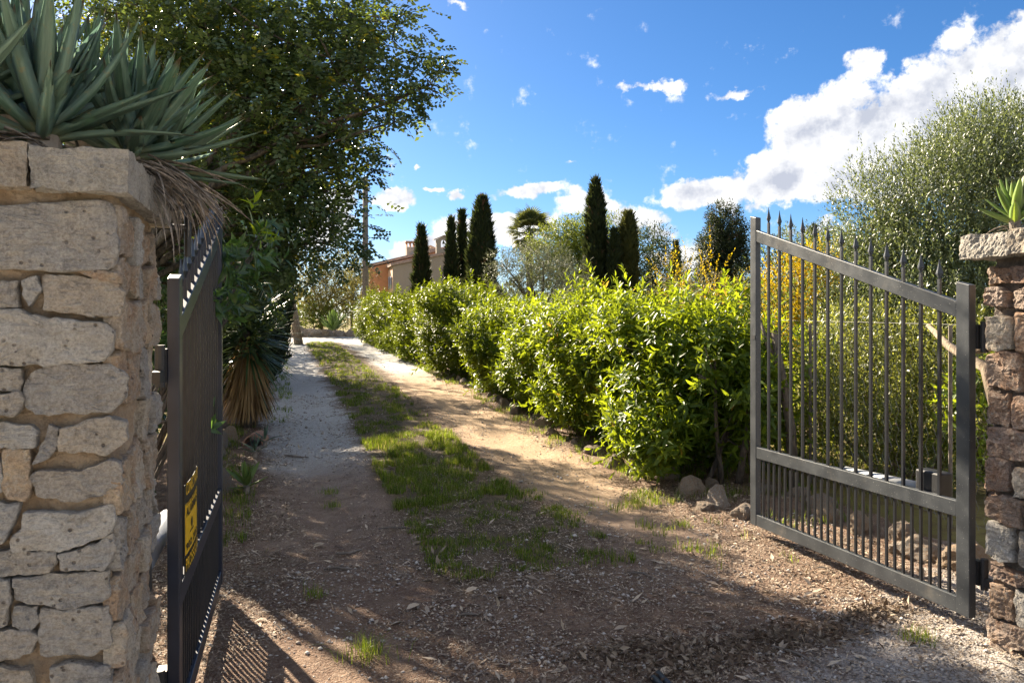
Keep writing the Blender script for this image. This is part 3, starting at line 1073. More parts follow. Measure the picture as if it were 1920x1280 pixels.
# ================================================================== FOLIAGE BUILDERS
def leaf_geo(P, D, N, ln, wd, var, fine=False, fold=.25, droop=.12):
    """many leaves as one mesh: P base, D direction, N face normal"""
    D = nrmz(D)
    S = nrmz(np.cross(D, N))
    N = np.cross(S, D)
    n = len(P)
    ln, wd = np.broadcast_to(ln, n)[:, None], np.broadcast_to(wd, n)[:, None]

    def pt(a, s, u):
        return P + D * ln * a + S * wd * s + N * (wd * u) - N * ln * droop * (a * a)
    if not fine:
        V = np.stack([pt(0, 0, 0), pt(.45, .5, fold), pt(1, 0, 0), pt(.45, -.5, fold)], 1).reshape(-1, 3)
        b = (np.arange(n) * 4)[:, None]
        Fs = [np.concatenate([b + [[0, 2, 1]], b + [[0, 3, 2]]])]
        k = 4
    else:
        V = np.stack([pt(0, 0, 0), pt(.3, .44, fold), pt(.34, 0, 0), pt(.3, -.44, fold), pt(.66, .4, fold), pt(.68, 0, 0), pt(.66, -.4, fold), pt(1, 0, 0)], 1).reshape(-1, 3)
        b = (np.arange(n) * 8)[:, None]
        tri = np.concatenate([b + [[0, 2, 1]], b + [[0, 3, 2]], b + [[4, 5, 7]], b + [[5, 6, 7]]])
        quad = np.concatenate([b + [[1, 2, 5, 4]], b + [[2, 3, 6, 5]]])
        Fs = [tri, quad]
        k = 8
    return V, Fs, np.repeat(var, k)


def join(parts):
    Vs, tri, quad, va, off = [], [], [], [], 0
    for V, Fs, a in parts:
        Vs.append(V)
        va.append(a)
        for f in Fs:
            (tri if f.shape[1] == 3 else quad).append(f + off)
        off += len(V)
    F_ = []
    if tri:
        F_.append(np.concatenate(tri))
    if quad:
        F_.append(np.concatenate(quad))
    return np.concatenate(Vs), F_, np.concatenate(va)


def leafmesh(name, parts, mt, parent, **kw):
    V, F_, a = join(parts)
    if parent is not None:
        V = V - np.array(parent.location)
    o = link(name, fast_mesh(name, V, F_, a), mt, parent, **kw)
    return o


def shoots(P, A, Ls, n, ll, lw, sp=(80, 30), var0=None, fine=False, fold=.22, droop=.15, lj=.25):
    """leafy shoots: n leaves spiralling round each axis"""
    S = len(P)
    A = nrmz(A)
    ref = nrmz(np.cross(A, rdir(S)))
    bn = np.cross(A, ref)
    ph0 = rng.uniform(0, 6.28, S)
    Ls = np.broadcast_to(Ls, S)
    pos, dr, nm, lg, wg, vv = [], [], [], [], [], []
    v0 = rng.random(S) if var0 is None else var0
    for k in range(n):
        f = (k + .5) / n
        az_ = ph0 + k * 2.4 + rng.normal(0, .25, S)
        rad = ref * np.cos(az_)[:, None] + bn * np.sin(az_)[:, None]
        phi = np.radians(sp[0] + (sp[1] - sp[0]) * f + rng.normal(0, 12, S))
        d = A * np.cos(phi)[:, None] + rad * np.sin(phi)[:, None]
        nn = A * np.sin(phi)[:, None] - rad * np.cos(phi)[:, None]
        pos.append(P + A * (Ls * f)[:, None])
        dr.append(d)
        nm.append(nn + .25 * rdir(S))
        g = 1 + rng.normal(0, lj, S).clip(-.5, .5)
        g *= (1 - .35 * f)
        lg.append(ll * g)
        wg.append(lw * g)
        vv.append(np.clip(v0 * .55 + rng.random(S) * .45, 0, 1))
    return leaf_geo(np.concatenate(pos), np.concatenate(dr), np.concatenate(nm), np.concatenate(lg), np.concatenate(wg), np.concatenate(vv), fine, fold, droop)


def pinnate(P, A, N, L, pairs, ll, lw, var):
    """compound leaves: opposite leaflets along each rachis"""
    A = nrmz(A)
    S_ = nrmz(np.cross(A, N))
    N = np.cross(S_, A)
    pos, dr, nm, vv = [], [], [], []
    for k in range(pairs):
        f = (k + .6) / pairs
        for s in (-1, 1):
            base = P + A * (L * f)[:, None] - N * (L * .15 * f * f)[:, None]
            pos.append(base)
            dr.append(S_ * s + A * .45 + .25 * rdir(len(P)))
            nm.append(N + .45 * rdir(len(P)))
            vv.append(np.clip(var + rng.normal(0, .12, len(P)), 0, 1))
    n = len(P) * pairs * 2
    g = rng.uniform(.75, 1.2, n)
    return leaf_geo(np.concatenate(pos), np.concatenate(dr), np.concatenate(nm), ll * g, lw * g, np.concatenate(vv), False, .12, .1)


def blob_pts(blobs, n, shell=.16, keep=.72, lump=.22, lsc=1.6):
    """points near the lumpy surface of a union of ellipsoids (cx,cy,cz,rx,ry,rz), with outward normals"""
    B = np.array(blobs, float)
    area = (B[:, 3] * B[:, 4] + B[:, 4] * B[:, 5] + B[:, 3] * B[:, 5])
    pick = rng.choice(len(B), n * 2, p=area / area.sum())
    u = rdir(n * 2)
    c, r = B[pick, :3], B[pick, 3:]
    rad = 1 - np.abs(rng.normal(0, shell, n * 2))
    lumpv = np.array([mnoise.noise(Vector(q)) for q in (c + u * r) * lsc])
    rad = rad * (1 + lump * lumpv)
    p = c + u * r * rad[:, None]
    ok = np.ones(len(p), bool)
    for i, b in enumerate(B):
        q = (((p - b[:3]) / b[3:]) ** 2).sum(1)
        ok &= ~((q < keep ** 2) & (pick != i))
    p, u, r = p[ok][:n], u[ok][:n], r[ok][:n]
    return p, nrmz(u / r)


def limb(mb, a, b_, r0, r1, n=6, wob=.06, sides=7, sag=0.0):
    a, b_ = Vector(a), Vector(b_)
    L = (b_ - a).length
    pts, rad = [], []
    for i in range(n + 1):
        f = i / n
        p = a.lerp(b_, f)
        if 0 < i:
            k = mnoise.noise_vector(p * 1.7)
            p = p + Vector(k) * wob * L * min(1, f * 2) * .5
        p.z -= sag * math.sin(math.pi * f) * L
        pts.append(p)
        rad.append(r0 + (r1 - r0) * f ** .8)
    mb.tube(pts, rad, sides)
    return pts


# ================================================================== HEDGE along the right of the drive
HEDGE = [  # x, y, half x, half y, height, leaves, label
    (3.98, 6.45, .5, .55, 1.45, 200, 'thin open laurel shrub beside the latch end of the grey gate leaf'),
    (3.95, 7.5, .85, 1.05, 1.68, 850, 'bright laurel shrub whose leafy twigs droop to the edging rocks'),
    (3.9, 9.0, .9, 1.20, 1.62, 900, 'laurel shrub second from the grey gate leaf in the hedge'),
    (3.85, 10.8, .9, 1.25, 1.66, 900, 'laurel shrub in mid hedge showing a dark bare stem'),
    (3.75, 12.8, .92, 1.25, 1.56, 900, 'rounded laurel shrub in front of the taller clipped hedge bush'),
    (3.62, 15.7, 1.08, 1.45, 1.84, 1300, 'tall clipped laurel bush with a dark shaded side facing the drive'),
    (3.50, 19.3, 1.0, 1.8, 1.74, 900, 'shade-darkened laurel bush behind the tall clipped one'),
    (3.38, 23.2, .95, 2.0, 1.70, 800, 'farther laurel bush in the row with sunlit lower leaves'),
    (3.28, 27.4, .95, 2.0, 1.80, 800, 'farthest shade-darkened laurel bush of the hedge where the drive bends'),
]
for i, (x, y, hx, hy, h, ns, lab) in enumerate(HEDGE):
    z0 = float(gz(x, y))
    T = thing('laurel_shrub', lab, 'shrub', (x, y, z0), 'laurel hedge along the drive')
    mb = MB()
    stems = []
    for k in range(4):
        a = rng.uniform(0, 6.28)
        b0 = (rng.uniform(-.15, .15), rng.uniform(-.2, .2), -.05)
        tip = (hx * .5 * math.cos(a), hy * .5 * math.sin(a), h * rng.uniform(.6, .85))
        stems.append(limb(mb, b0, tip, rng.uniform(.028, .045), .012, 6, .12, 7))
        for q in range(4):
            s = stems[-1][rng.integers(2, 6)]
            dv = rdir(1)[0]
            e = s + Vector((dv[0] * hx * .55, dv[1] * hy * .55, abs(dv[2]) * .4))
            limb(mb, s, e, .012, .005, 4, .15, 5)
    mb.build('stem', M['bark'], T, smooth=True)
    bl_ = [(x, y, z0 + h * .5, hx * .86, hy * .95, h * .48), (x, y, z0 + h * .3, hx * .8, hy * .9, h * .34)]
    nsub = 11 if i < 6 else 7
    for k in range(nsub):
        a = rng.uniform(0, 6.28)
        zz = rng.uniform(.2, .86)
        bl_.append((x + hx * .6 * math.cos(a), y + hy * .7 * math.sin(a), z0 + h * zz, hx * rng.uniform(.3, .5), hy * rng.uniform(.28, .45), h * rng.uniform(.12, .26)))
    if i == 1:
        bl_ += [(3.42, 7.0, z0 + .62, .42, .5, .42), (3.32, 6.65, z0 + .33, .25, .3, .3)]
    if i == 0:
        bl_ = [(x, y + .1, z0 + 1.1, .42, .45, .36), (x + .1, y - .25, z0 + .75, .3, .3, .3), (x - .2, y + .3, z0 + .65, .28, .35, .35)]
    near = i < 6
    nn = int(ns * (1.7 if near else 1.2))
    pp, nr = blob_pts(bl_, nn, .16, .72, .34, 2.2)
    okz = pp[:, 2] > z0 + .06
    pp, nr = pp[okz], nr[okz]
    A = nrmz(nr * .75 + np.array([-.05, .0, .85]) + .35 * rdir(len(pp)))
    h_ = h
    ll = .108 if i < 5 else .11
    parts = [shoots(pp - A * .08, A, rng.uniform(.10, .2, len(pp)), 9 if near else 8, ll, .036 if near else .042, (85, 28), None, near, .2, .22, .38)]
    inn, _ = blob_pts([(b_[0], b_[1], b_[2], b_[3] * .72, b_[4] * .72, b_[5] * .75) for b_ in bl_], int(nn * .45), .2, .4, .2, 2.0)
    inn = inn[inn[:, 2] > z0 + .1]
    parts.append(shoots(inn, rdir(len(inn)), .14, 7, ll, .036, (85, 35), None, False))
    # taller new shoots standing out of the top
    top = pp[nr[:, 2] > .55]
    if len(top):
        q = top[rng.choice(len(top), min(len(top), 42 if near else 16), replace=False)]
        A2 = nrmz(np.array([0, 0, 1.0]) + .3 * rdir(len(q)))
        parts.append(shoots(q, A2, rng.uniform(.12, .34, len(q)), 12, .115, .036, (75, 20), rng.uniform(.6, 1, len(q)), near, .2, .18))
    # long loose shoots that break the outline
    q = rng.choice(len(pp), min(len(pp), 110 if near else 40), replace=False)
    A3 = nrmz(nr[q] * .9 + np.array([0, 0, .35]) + .5 * rdir(len(q)))
    parts.append(shoots(pp[q], A3, rng.uniform(.22, .42, len(q)), 13, .10, .033, (80, 25), None, near, .2, .25, .4))
    shade_tone = (1, 1, .95, .85, .75, .5, .34, .32, .3)[i]  # shaded side of the far bushes put into a darker leaf colour
    parts = [(V_, F_q, a_ * shade_tone if i > 3 else a_) for (V_, F_q, a_) in parts]
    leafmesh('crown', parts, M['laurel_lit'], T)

# loose laurels standing behind the grey leaf, inside the wire fence
for k, (px, py, d, rx, rz_, n, lab) in enumerate([
        (1480, 740, 8.2, .55, .7, 330, 'yellowing laurel with a grey stem seen through the gate bars near its latch end'),
        (1855, 800, 6.9, .42, .5, 220, 'bright green shrub in the gap between hinge post and red-brown pillar')]):
    c = W(px, py, d)
    z0 = float(gz(c.x, c.y))
    T = thing('laurel_shrub', lab, 'shrub', (c.x, c.y, z0), 'shrubs behind the wire fence')
    mb = MB()
    for q in range(3):
        limb(mb, (rng.uniform(-.1, .1), rng.uniform(-.1, .1), -.05), (rng.uniform(-.35, .35), rng.uniform(-.3, .3), c.z - z0 + rz_ * .6), .035, .01, 7, .2, 7)
    mb.build('stem', M['bark'], T, smooth=True)
    bl_ = [(c.x, c.y, c.z, rx, rx, rz_)] + [(c.x + rng.uniform(-.5, .5), c.y + rng.uniform(-.5, .5), c.z + rng.uniform(-.4, .4), .4, .4, .35) for q in range(4)]
    p, nr = blob_pts(bl_, n, .25, .6, .3, 2)
    A = nrmz(nr + np.array([0, 0, .8]) + .5 * rdir(len(p)))
    leafmesh('crown', [shoots(p, A, .16, 8, .10, .034, (80, 28))], M['laurel_lit'], T)

# ================================================================== CAROB TREE over the drive on the left
CT = thing('carob_tree', 'big dark carob tree overhanging the left side of the drive', 'tree', (-2.1, 9.6, -.05))
TO = Vector(CT.location)
tb = MB()
trunk = limb(tb, (0, 0, -.1), (.15, -.1, 1.7), .26, .20, 5, .08, 12)
tb.build('trunk', M['bark'], CT, smooth=True)
CB = []   # crown clumps: px, py, depth, radius x, z


def cb(px, py, d, r, rz_=None, ry=None):
    p = W(px, py, d)
    CB.append((p.x, p.y, p.z, r, ry or r, rz_ or r * .75))


for a in [(420, 120, 8.3, .9), (520, 60, 8.5, .9), (610, 30, 8.4, .8), (560, 180, 8.2, .85), (470, 260, 8.4, .9), (560, 330, 8.6, .8), (640, 130, 8.1, .62),
          (470, 400, 8.8, .8), (550, 450, 9.2, .7), (430, 500, 9.3, .8), (380, 30, 8.4, .9), (610, 300, 8.6, .45), (460, 560, 10.2, .6), (600, 400, 9.0, .45)]:
    cb(*a)
for a in [(700, 60, 8.1, .42, .3), (670, 20, 8.2, .42, .3), (700, 160, 8.0, .42, .24), (770, 150, 7.9, .3, .2), (810, 140, 7.9, .2, .16), (740, 210, 8.0, .3, .12), (660, 215, 8.0, .2, .16),
          (640, 270, 8.5, .4, .25), (625, 430, 9.0, .3, .2), (640, 340, 8.8, .25, .16), (690, 110, 8.1, .3, .2)]:
    cb(*a)
# crown above and left of the picture
for a in [(300, 120, 9.0, .8, .6), (240, 10, 9.2, .9, .6)]:
    cb(*a)
hub = TO + Vector(trunk[-1])
bb = MB()
for k, c in enumerate(CB):
    e = Vector(c[:3]) + Vector((0, 0, -.1))
    if (e - hub).length > .8:
        midp = hub.lerp(e, .45) + Vector((rng.uniform(-.2, .2), rng.uniform(-.3, .3), .35))
        r0 = .035 + .03 * (c[3] > .7)
        pts = limb(bb, hub - TO, midp - TO, r0 * 1.4, r0 * .8, 5, .12, 6)
        pts = limb(bb, pts[-1], e - TO, r0 * .8, .010, 6, .14, 6)
    for q in range(5 if c[3] > .4 else 3):
        dv = Vector(rdir(1)[0])
        e2 = e + Vector((dv.x * c[3] * .9, dv.y * c[4] * .9, dv.z * c[5] * .9))
        limb(bb, e - TO, e2 - TO, .010, .004, 4, .2, 5)
bb.build('branch', M['bark'], CT, smooth=True)
# the dark main limb and looping twigs against the sky
sb = MB()
for pts in ([(400, -20, 7.9), (470, 45, 7.9), (540, 80, 8.0), (620, 110, 8.0), (700, 130, 8.0)], [(458, 30, 7.9), (456, 70, 7.9), (475, 110, 7.9), (500, 160, 8.0)],
            [(560, 135, 8.0), (650, 160, 8.0), (690, 180, 8.0), (740, 195, 7.95), (790, 180, 7.9), (828, 130, 7.9)],
            [(630, 165, 8.0), (645, 195, 8.0), (680, 210, 8.0), (720, 195, 7.95)], [(660, 150, 8.0), (690, 175, 8.0), (720, 192, 7.95)],
            [(600, 40, 8.1), (680, 30, 8.1), (745, 35, 8.1), (780, 15, 8.1)], [(745, 35, 8.1), (735, 75, 8.05), (760, 100, 8.0), (795, 110, 8.0)],
            [(560, 300, 8.5), (640, 270, 8.5), (690, 290, 8.5), (720, 305, 8.5)], [(580, 420, 9), (640, 440, 9), (700, 462, 9)], [(600, 260, 8.6), (650, 245, 8.6), (690, 255, 8.6)]):
    P3 = [W(*q) - TO for q in pts]
    MB().tube(P3, list(np.linspace(.018 if pts[0][0] < 420 else .011, .004, len(P3))), 6).build('twig', M['bark'], CT, smooth=True)


def carob_leaves(blobs, dens, sc=1.0, shell=.35):
    parts = []
    for c in blobs:
        n = int(dens * (c[3] * c[4] + c[3] * c[5] + c[4] * c[5]) * (.75 if c[3] < .5 else 1) * (.62 if c[0] > .35 else 1))
        p, nr = blob_pts([c], max(n, 20), shell, .0, .6, 2.6)
        A = nrmz(nr * .8 + .7 * rdir(len(p)) + np.array([.1, -.1, -.05]))
        Nn = nrmz(np.array([0, 0, 1.0]) + .7 * rdir(len(p)))
        parts.append(pinnate(p, A, Nn, rng.uniform(.12, .2, len(p)) * sc, 4, .052 * sc, .032 * sc, rng.random(len(p)) * .9))
    return parts


leafmesh('crown', carob_leaves(CB, 265, 1.25, .45), M['carob'], CT)
# sprays that hang out against the sky at the tips
sp_p, sp_a = [], []
for (px, py, d, tx, ty, n) in [(690, 110, 8.0, 838, 125, 26), (700, 190, 8.0, 800, 205, 18), (660, 270, 8.5, 725, 290, 18), (640, 300, 8.5, 720, 320, 14), (690, 30, 8.1, 790, 30, 20), (640, 420, 9.0, 705, 440, 14),
                               (640, 450, 9.0, 700, 470, 12), (730, 60, 8.1, 795, 95, 16), (620, 350, 8.8, 690, 345, 12), (700, 150, 8.0, 825, 185, 20), (750, 200, 8.0, 735, 228, 6), (620, 480, 9.1, 680, 500, 10), (650, 240, 8.5, 700, 250, 10)]:
    a, b_ = np.array(W(px, py, d)), np.array(W(tx, ty, d - .1))
    f = rng.random(n)[:, None]
    sp_p.append(a + (b_ - a) * f + rng.normal(0, .06, (n, 3)))
    sp_a.append(nrmz(np.tile(b_ - a, (n, 1))) + .6 * rdir(n) + np.array([0, 0, -.15]))
sp_p, sp_a = np.concatenate(sp_p), np.concatenate(sp_a)
leafmesh('crown_tip', [pinnate(sp_p, sp_a, nrmz(np.array([0, -.4, 1.0]) + .7 * rdir(len(sp_p))), rng.uniform(.14, .2, len(sp_p)), 5, .06, .038, rng.random(len(sp_p)) * .6)], M['carob'], CT)

# ================================================================== trees farther along the left side (they shade the drive)


def broad_tree(name, label, cat, base, blobs, mt, dens, ll, lw, trunk_r=.16, bm_='bark', n=7, group=None, fine=False, limbs=True):
    T = thing(name, label, cat, base, group)
    B0 = Vector(base)
    mb = MB()
    cz = np.mean([b[2] for b in blobs])
    cx, cy = np.mean([b[0] for b in blobs]), np.mean([b[1] for b in blobs])
    fork = Vector((base[0] * .7 + cx * .3, base[1] * .7 + cy * .3, base[2] + (cz - base[2]) * .45))
    limb(mb, (0, 0, -.2), fork - B0, trunk_r, trunk_r * .7, 5, .08, 9)
    mb.build('trunk', M[bm_], T, smooth=True)
    if limbs:
        lb = MB()
        for b_ in blobs:
            limb(lb, fork - B0, Vector(b_[:3]) - B0, trunk_r * .5, trunk_r * .12, 6, .12, 6)
        lb.build('branch', M[bm_], T, smooth=True)
    parts = []
    for c in blobs:
        k = max(12, int(dens * (c[3] * c[4] + c[3] * c[5] + c[4] * c[5])))
        p, nr = blob_pts([c], k, .3, 0, .3, 1.2 / max(c[3], .3))
        A = nrmz(nr + np.array([0, 0, .5]) + .6 * rdir(len(p)))
        parts.append(shoots(p, A, ll * 2.2, n, ll, lw, (75, 25), None, fine, .15, .1))
    leafmesh('crown', parts, M[mt], T)
    return T


# tall dark clipped hedge behind the yucca
def cypress_mesh(parent, x, y, z0, prof, n, mt, lump=.25, tuft=(.26, .085), core_k=.82, ecc=1.0, lean=(0, 0)):
    """prof: list of (z, r). dense column of upright sprays on a dark solid heart"""
    zs, rs = np.array([q[0] for q in prof], float), np.array([q[1] for q in prof], float)
    zz = rng.uniform(zs[0], zs[-1], n * 3)
    rr = np.interp(zz, zs, rs)
    ok = rng.random(n * 3) < (rr + .12 * rs.max()) / (rs.max() * 1.12)
    zz, rr = zz[ok][:n], rr[ok][:n]
    a = rng.uniform(0, 6.28, len(zz))
    lum = np.array([mnoise.fractal(Vector((math.cos(q) * 1.4, math.sin(q) * 1.4, w_ * 1.1 / max(.4, rs.max()) + x)), 1, 2, 3) for q, w_ in zip(a, zz)])
    rad = np.maximum(rr * (1 + lump * lum) * (1 - np.abs(rng.normal(0, .10, len(zz)))), .02)
    P = np.stack([x + lean[0] * (zz - zs[0]) + rad * np.cos(a), y + lean[1] * (zz - zs[0]) + rad * np.sin(a) * ecc, z0 + zz], 1)
    out = np.stack([np.cos(a), np.sin(a), np.zeros(len(a))], 1)
    A = nrmz(out * .34 + np.array([0, 0, 1.0]) + .32 * rdir(len(a)))
    v = rng.random(len(a))
    parts = []
    for q in range(3):
        d = nrmz(A + .45 * rdir(len(a)))
        parts.append(leaf_geo(P + .03 * rdir(len(a)), d, out + .5 * rdir(len(a)), tuft[0] * rng.uniform(.7, 1.2, len(a)), tuft[1], np.clip(v * .7 + rng.random(len(a)) * .3, 0, 1), False, .2, .05))
    leafmesh('crown', parts, mt, parent)
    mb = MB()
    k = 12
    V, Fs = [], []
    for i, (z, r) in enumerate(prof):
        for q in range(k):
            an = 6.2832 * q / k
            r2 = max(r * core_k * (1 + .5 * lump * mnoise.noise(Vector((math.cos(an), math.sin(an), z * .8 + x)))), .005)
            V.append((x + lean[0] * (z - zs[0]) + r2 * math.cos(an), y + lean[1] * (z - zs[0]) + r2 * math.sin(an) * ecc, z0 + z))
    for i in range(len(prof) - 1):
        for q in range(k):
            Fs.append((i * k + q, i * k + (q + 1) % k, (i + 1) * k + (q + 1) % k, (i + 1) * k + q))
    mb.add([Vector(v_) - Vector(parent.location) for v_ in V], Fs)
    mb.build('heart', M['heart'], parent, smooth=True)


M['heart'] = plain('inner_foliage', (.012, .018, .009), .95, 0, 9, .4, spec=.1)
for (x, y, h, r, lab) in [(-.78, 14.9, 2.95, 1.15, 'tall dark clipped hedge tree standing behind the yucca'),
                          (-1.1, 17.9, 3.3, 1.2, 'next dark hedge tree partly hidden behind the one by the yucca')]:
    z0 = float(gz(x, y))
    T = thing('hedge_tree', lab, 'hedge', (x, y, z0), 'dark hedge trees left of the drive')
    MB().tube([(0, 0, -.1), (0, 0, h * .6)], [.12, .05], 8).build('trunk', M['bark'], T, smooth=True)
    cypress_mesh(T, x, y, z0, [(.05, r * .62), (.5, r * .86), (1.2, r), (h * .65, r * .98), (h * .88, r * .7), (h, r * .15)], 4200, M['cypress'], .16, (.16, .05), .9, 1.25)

# bushes filling the left side under the carob and behind the gate leaf
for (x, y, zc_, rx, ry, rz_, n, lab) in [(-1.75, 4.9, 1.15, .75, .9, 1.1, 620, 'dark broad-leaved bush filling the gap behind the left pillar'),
                                         (-1.75, 7.6, 1.0, .85, 1.1, .95, 700, 'dark broad-leaved bush under the carob beyond the dark gate leaf'),
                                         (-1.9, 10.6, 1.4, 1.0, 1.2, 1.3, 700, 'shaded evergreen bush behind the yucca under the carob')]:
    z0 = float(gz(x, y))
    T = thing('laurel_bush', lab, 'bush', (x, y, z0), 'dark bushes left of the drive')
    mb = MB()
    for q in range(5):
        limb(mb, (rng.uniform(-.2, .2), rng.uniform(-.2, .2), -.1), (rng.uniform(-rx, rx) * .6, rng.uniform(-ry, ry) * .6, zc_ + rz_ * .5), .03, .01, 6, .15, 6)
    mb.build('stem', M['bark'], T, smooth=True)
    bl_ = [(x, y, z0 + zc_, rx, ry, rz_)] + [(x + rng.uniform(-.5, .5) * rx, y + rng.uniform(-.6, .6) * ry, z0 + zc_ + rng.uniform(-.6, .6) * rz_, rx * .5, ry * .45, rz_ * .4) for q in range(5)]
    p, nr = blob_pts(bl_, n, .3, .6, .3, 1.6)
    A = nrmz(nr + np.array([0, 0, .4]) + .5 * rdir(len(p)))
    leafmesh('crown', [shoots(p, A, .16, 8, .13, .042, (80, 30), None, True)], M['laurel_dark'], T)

# the large-leaved branch pushing through the dark gate leaf
LB = thing('loquat_shrub', 'broad glossy-leaved shrub with one sun-tinted twig growing through the dark gate leaf', 'shrub', (-.75, 4.6, -.1))
sp = []
tips = [(455, 430, 5.0), (480, 440, 5.1), (440, 500, 4.8), (465, 520, 4.9), (430, 540, 4.7), (400, 560, 4.5), (420, 600, 4.6), (450, 570, 4.8), (440, 470, 4.9), (490, 450, 5.2), 
        (375, 540, 4.5), (410, 500, 4.7), (480, 550, 5.0), (470, 480, 5.0), (430, 570, 4.6), (450, 540, 4.9), (500, 430, 5.3), (370, 590, 4.4), (390, 780, 4.4), (425, 520, 4.7)]
mb = MB()
o0 = Vector(LB.location)
for (px, py, d) in tips:
    e = W(px, py, d)
    limb(mb, Vector((0, 0, .8 + rng.uniform(-.3, .3))), e - o0, .014, .005, 6, .12, 6)
    sp.append(np.array(e))
limb(mb, (0, 0, -.05), (.05, 0, 1.3), .03, .018, 6, .08, 8)
mb.build('stem', M['bark'], LB, smooth=True)
sp = np.array(sp)
A = nrmz(np.array([.35, -.35, .25]) + .55 * rdir(len(sp)))
leafmesh('crown', [shoots(sp, A, .10, 9, .125, .040, (85, 35), rng.random(len(sp)), True, .18, .25), shoots(sp + .12 * rdir(len(sp)), nrmz(A + .6 * rdir(len(sp))), .1, 7, .12, .038, (85, 35), rng.random(len(sp)), True, .18, .25)], M['laurel_dark'], LB)
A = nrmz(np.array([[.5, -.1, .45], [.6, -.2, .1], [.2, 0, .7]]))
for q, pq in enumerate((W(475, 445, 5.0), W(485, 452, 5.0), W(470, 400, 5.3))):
    leafmesh('sun_tinted_twig', [shoots(np.array([pq]), A[q:q + 1], .1, 8, .12, .035, (70, 30), np.array([.9]), True)], M['laurel_lit'], LB, kind='stuff')  # sunlight on these twigs put in by a brighter leaf material


# ================================================================== ROSETTES (agave-like) on the pillars
def blade_mesh(name, L, wd_, curl, mt, thick=.006, tipdroop=0.0, nseg=8, cup=.28):
    """sword leaf: local +y outwards, z up; cupped section, curling"""
    V, Fs = [], []
    for i in range(nseg + 1):
        f = i / nseg
        w_ = wd_ * (.62 + .9 * f - 1.5 * f * f) * 1.22 if f < .6 else wd_ * 1.22 * (.62 + .54 - .54) * (1 - ((f - .6) / .4)) ** .75
        w_ = max(w_, .0008)
        a = curl * f
        y = L * (f if abs(curl) < 1e-3 else math.sin(a) / curl)
        z = L * (0 if abs(curl) < 1e-3 else (1 - math.cos(a)) / curl) - tipdroop * L * f * f
        for s in (-1, -.5, 0, .5, 1):
            V.append((s * w_ / 2, y, z + cup * w_ * (abs(s) ** 1.6)))
        V.append((0, y, z - thick * (1 - f) - .0008))
    m_ = 6
    for i in range(nseg):
        b0, b1 = i * m_, (i + 1) * m_
        for s in range(4):
            Fs.append((b0 + s, b0 + s + 1, b1 + s + 1, b1 + s))
        Fs.append((b0 + 4, b0 + 5, b1 + 5, b1 + 4))
        Fs.append((b0 + 5, b0, b1, b1 + 5))
    me = MB().add(V, Fs).mesh(name)
    me.materials.append(mt)
    me.polygons.foreach_set('use_smooth', np.ones(len(me.polygons), dtype=bool))
    return me


def agave_mat(name, a, b_, edge, trans, tf=.18):
    m, t, b = mat(name)
    out = m.node_tree.nodes['Material Output']
    co = t.n('ShaderNodeTexCoord').outputs['Object']
    oi = t.n('ShaderNodeObjectInfo').outputs['Random']
    n1 = t.noise(t.n('ShaderNodeMapping', {'Vector': co, 'Scale': (30, 2.5, 2)}).outputs[0], 2.2, 4, .6)
    c = t.mix(oi, a, b_)
    c = t.mix(t.m('MULTIPLY', t.ss(n1, .4, .7), .5), c, tuple(min(1, x * 1.5) for x in b_))
    n2 = t.noise(co, 24, 4, .6)
    c = t.mix(t.m('MULTIPLY', t.ss(n2, .58, .72), .65), c, edge)
    yy_ = t.n('ShaderNodeSeparateXYZ', {0: co}).outputs[1]
    c = t.mix(t.ss(yy_, .86, .96), c, (.10, .06, .035))
    c = t.mix(t.m('MULTIPLY', t.ss(yy_, .22, .02), .6), c, (.26, .25, .12))
    t.put(b.inputs['Base Color'], c)
    b.inputs['Roughness'].default_value = .5
    b.inputs['Specular IOR Level'].default_value = .4
    tr = t.n('ShaderNodeBsdfTranslucent', {'Color': trans})
    mx = t.n('ShaderNodeMixShader', {0: tf, 1: b.outputs[0], 2: tr.outputs[0]})
    t.put(out.inputs[0], mx.outputs[0])
    return m


M['agave'] = agave_mat('blue_green_blade', (.065, .125, .09), (.14, .21, .155), (.24, .21, .10), (.14, .26, .10))
M['agave_lit'] = agave_mat('fresh_green_blade', (.13, .21, .06), (.20, .28, .08), (.30, .25, .10), (.40, .52, .06), .3)
M['deadleaf'] = plain('dead_blade', (.25, .21, .175), .85, 0, 16, .45, .3)
BL = [blade_mesh('leaf_blade', 1.0, wdt, cu, M['agave'], .02, 0, 9) for (wdt, cu) in ((.13, .35), (.165, .15), (.115, .6), (.14, -.25), (.16, .45))]
BLG = [blade_mesh('leaf_blade', 1.0, wdt, cu, M['agave_lit'], .02, 0, 8) for (wdt, cu) in ((.24, .35), (.28, .2))]
DL = [blade_mesh('dead_leaf', 1.0, wdt, cu, M['deadleaf'], .006, 0, 7, .5) for (wdt, cu) in ((.035, -1.2), (.05, -.9), (.03, -1.5), (.04, -.5))]


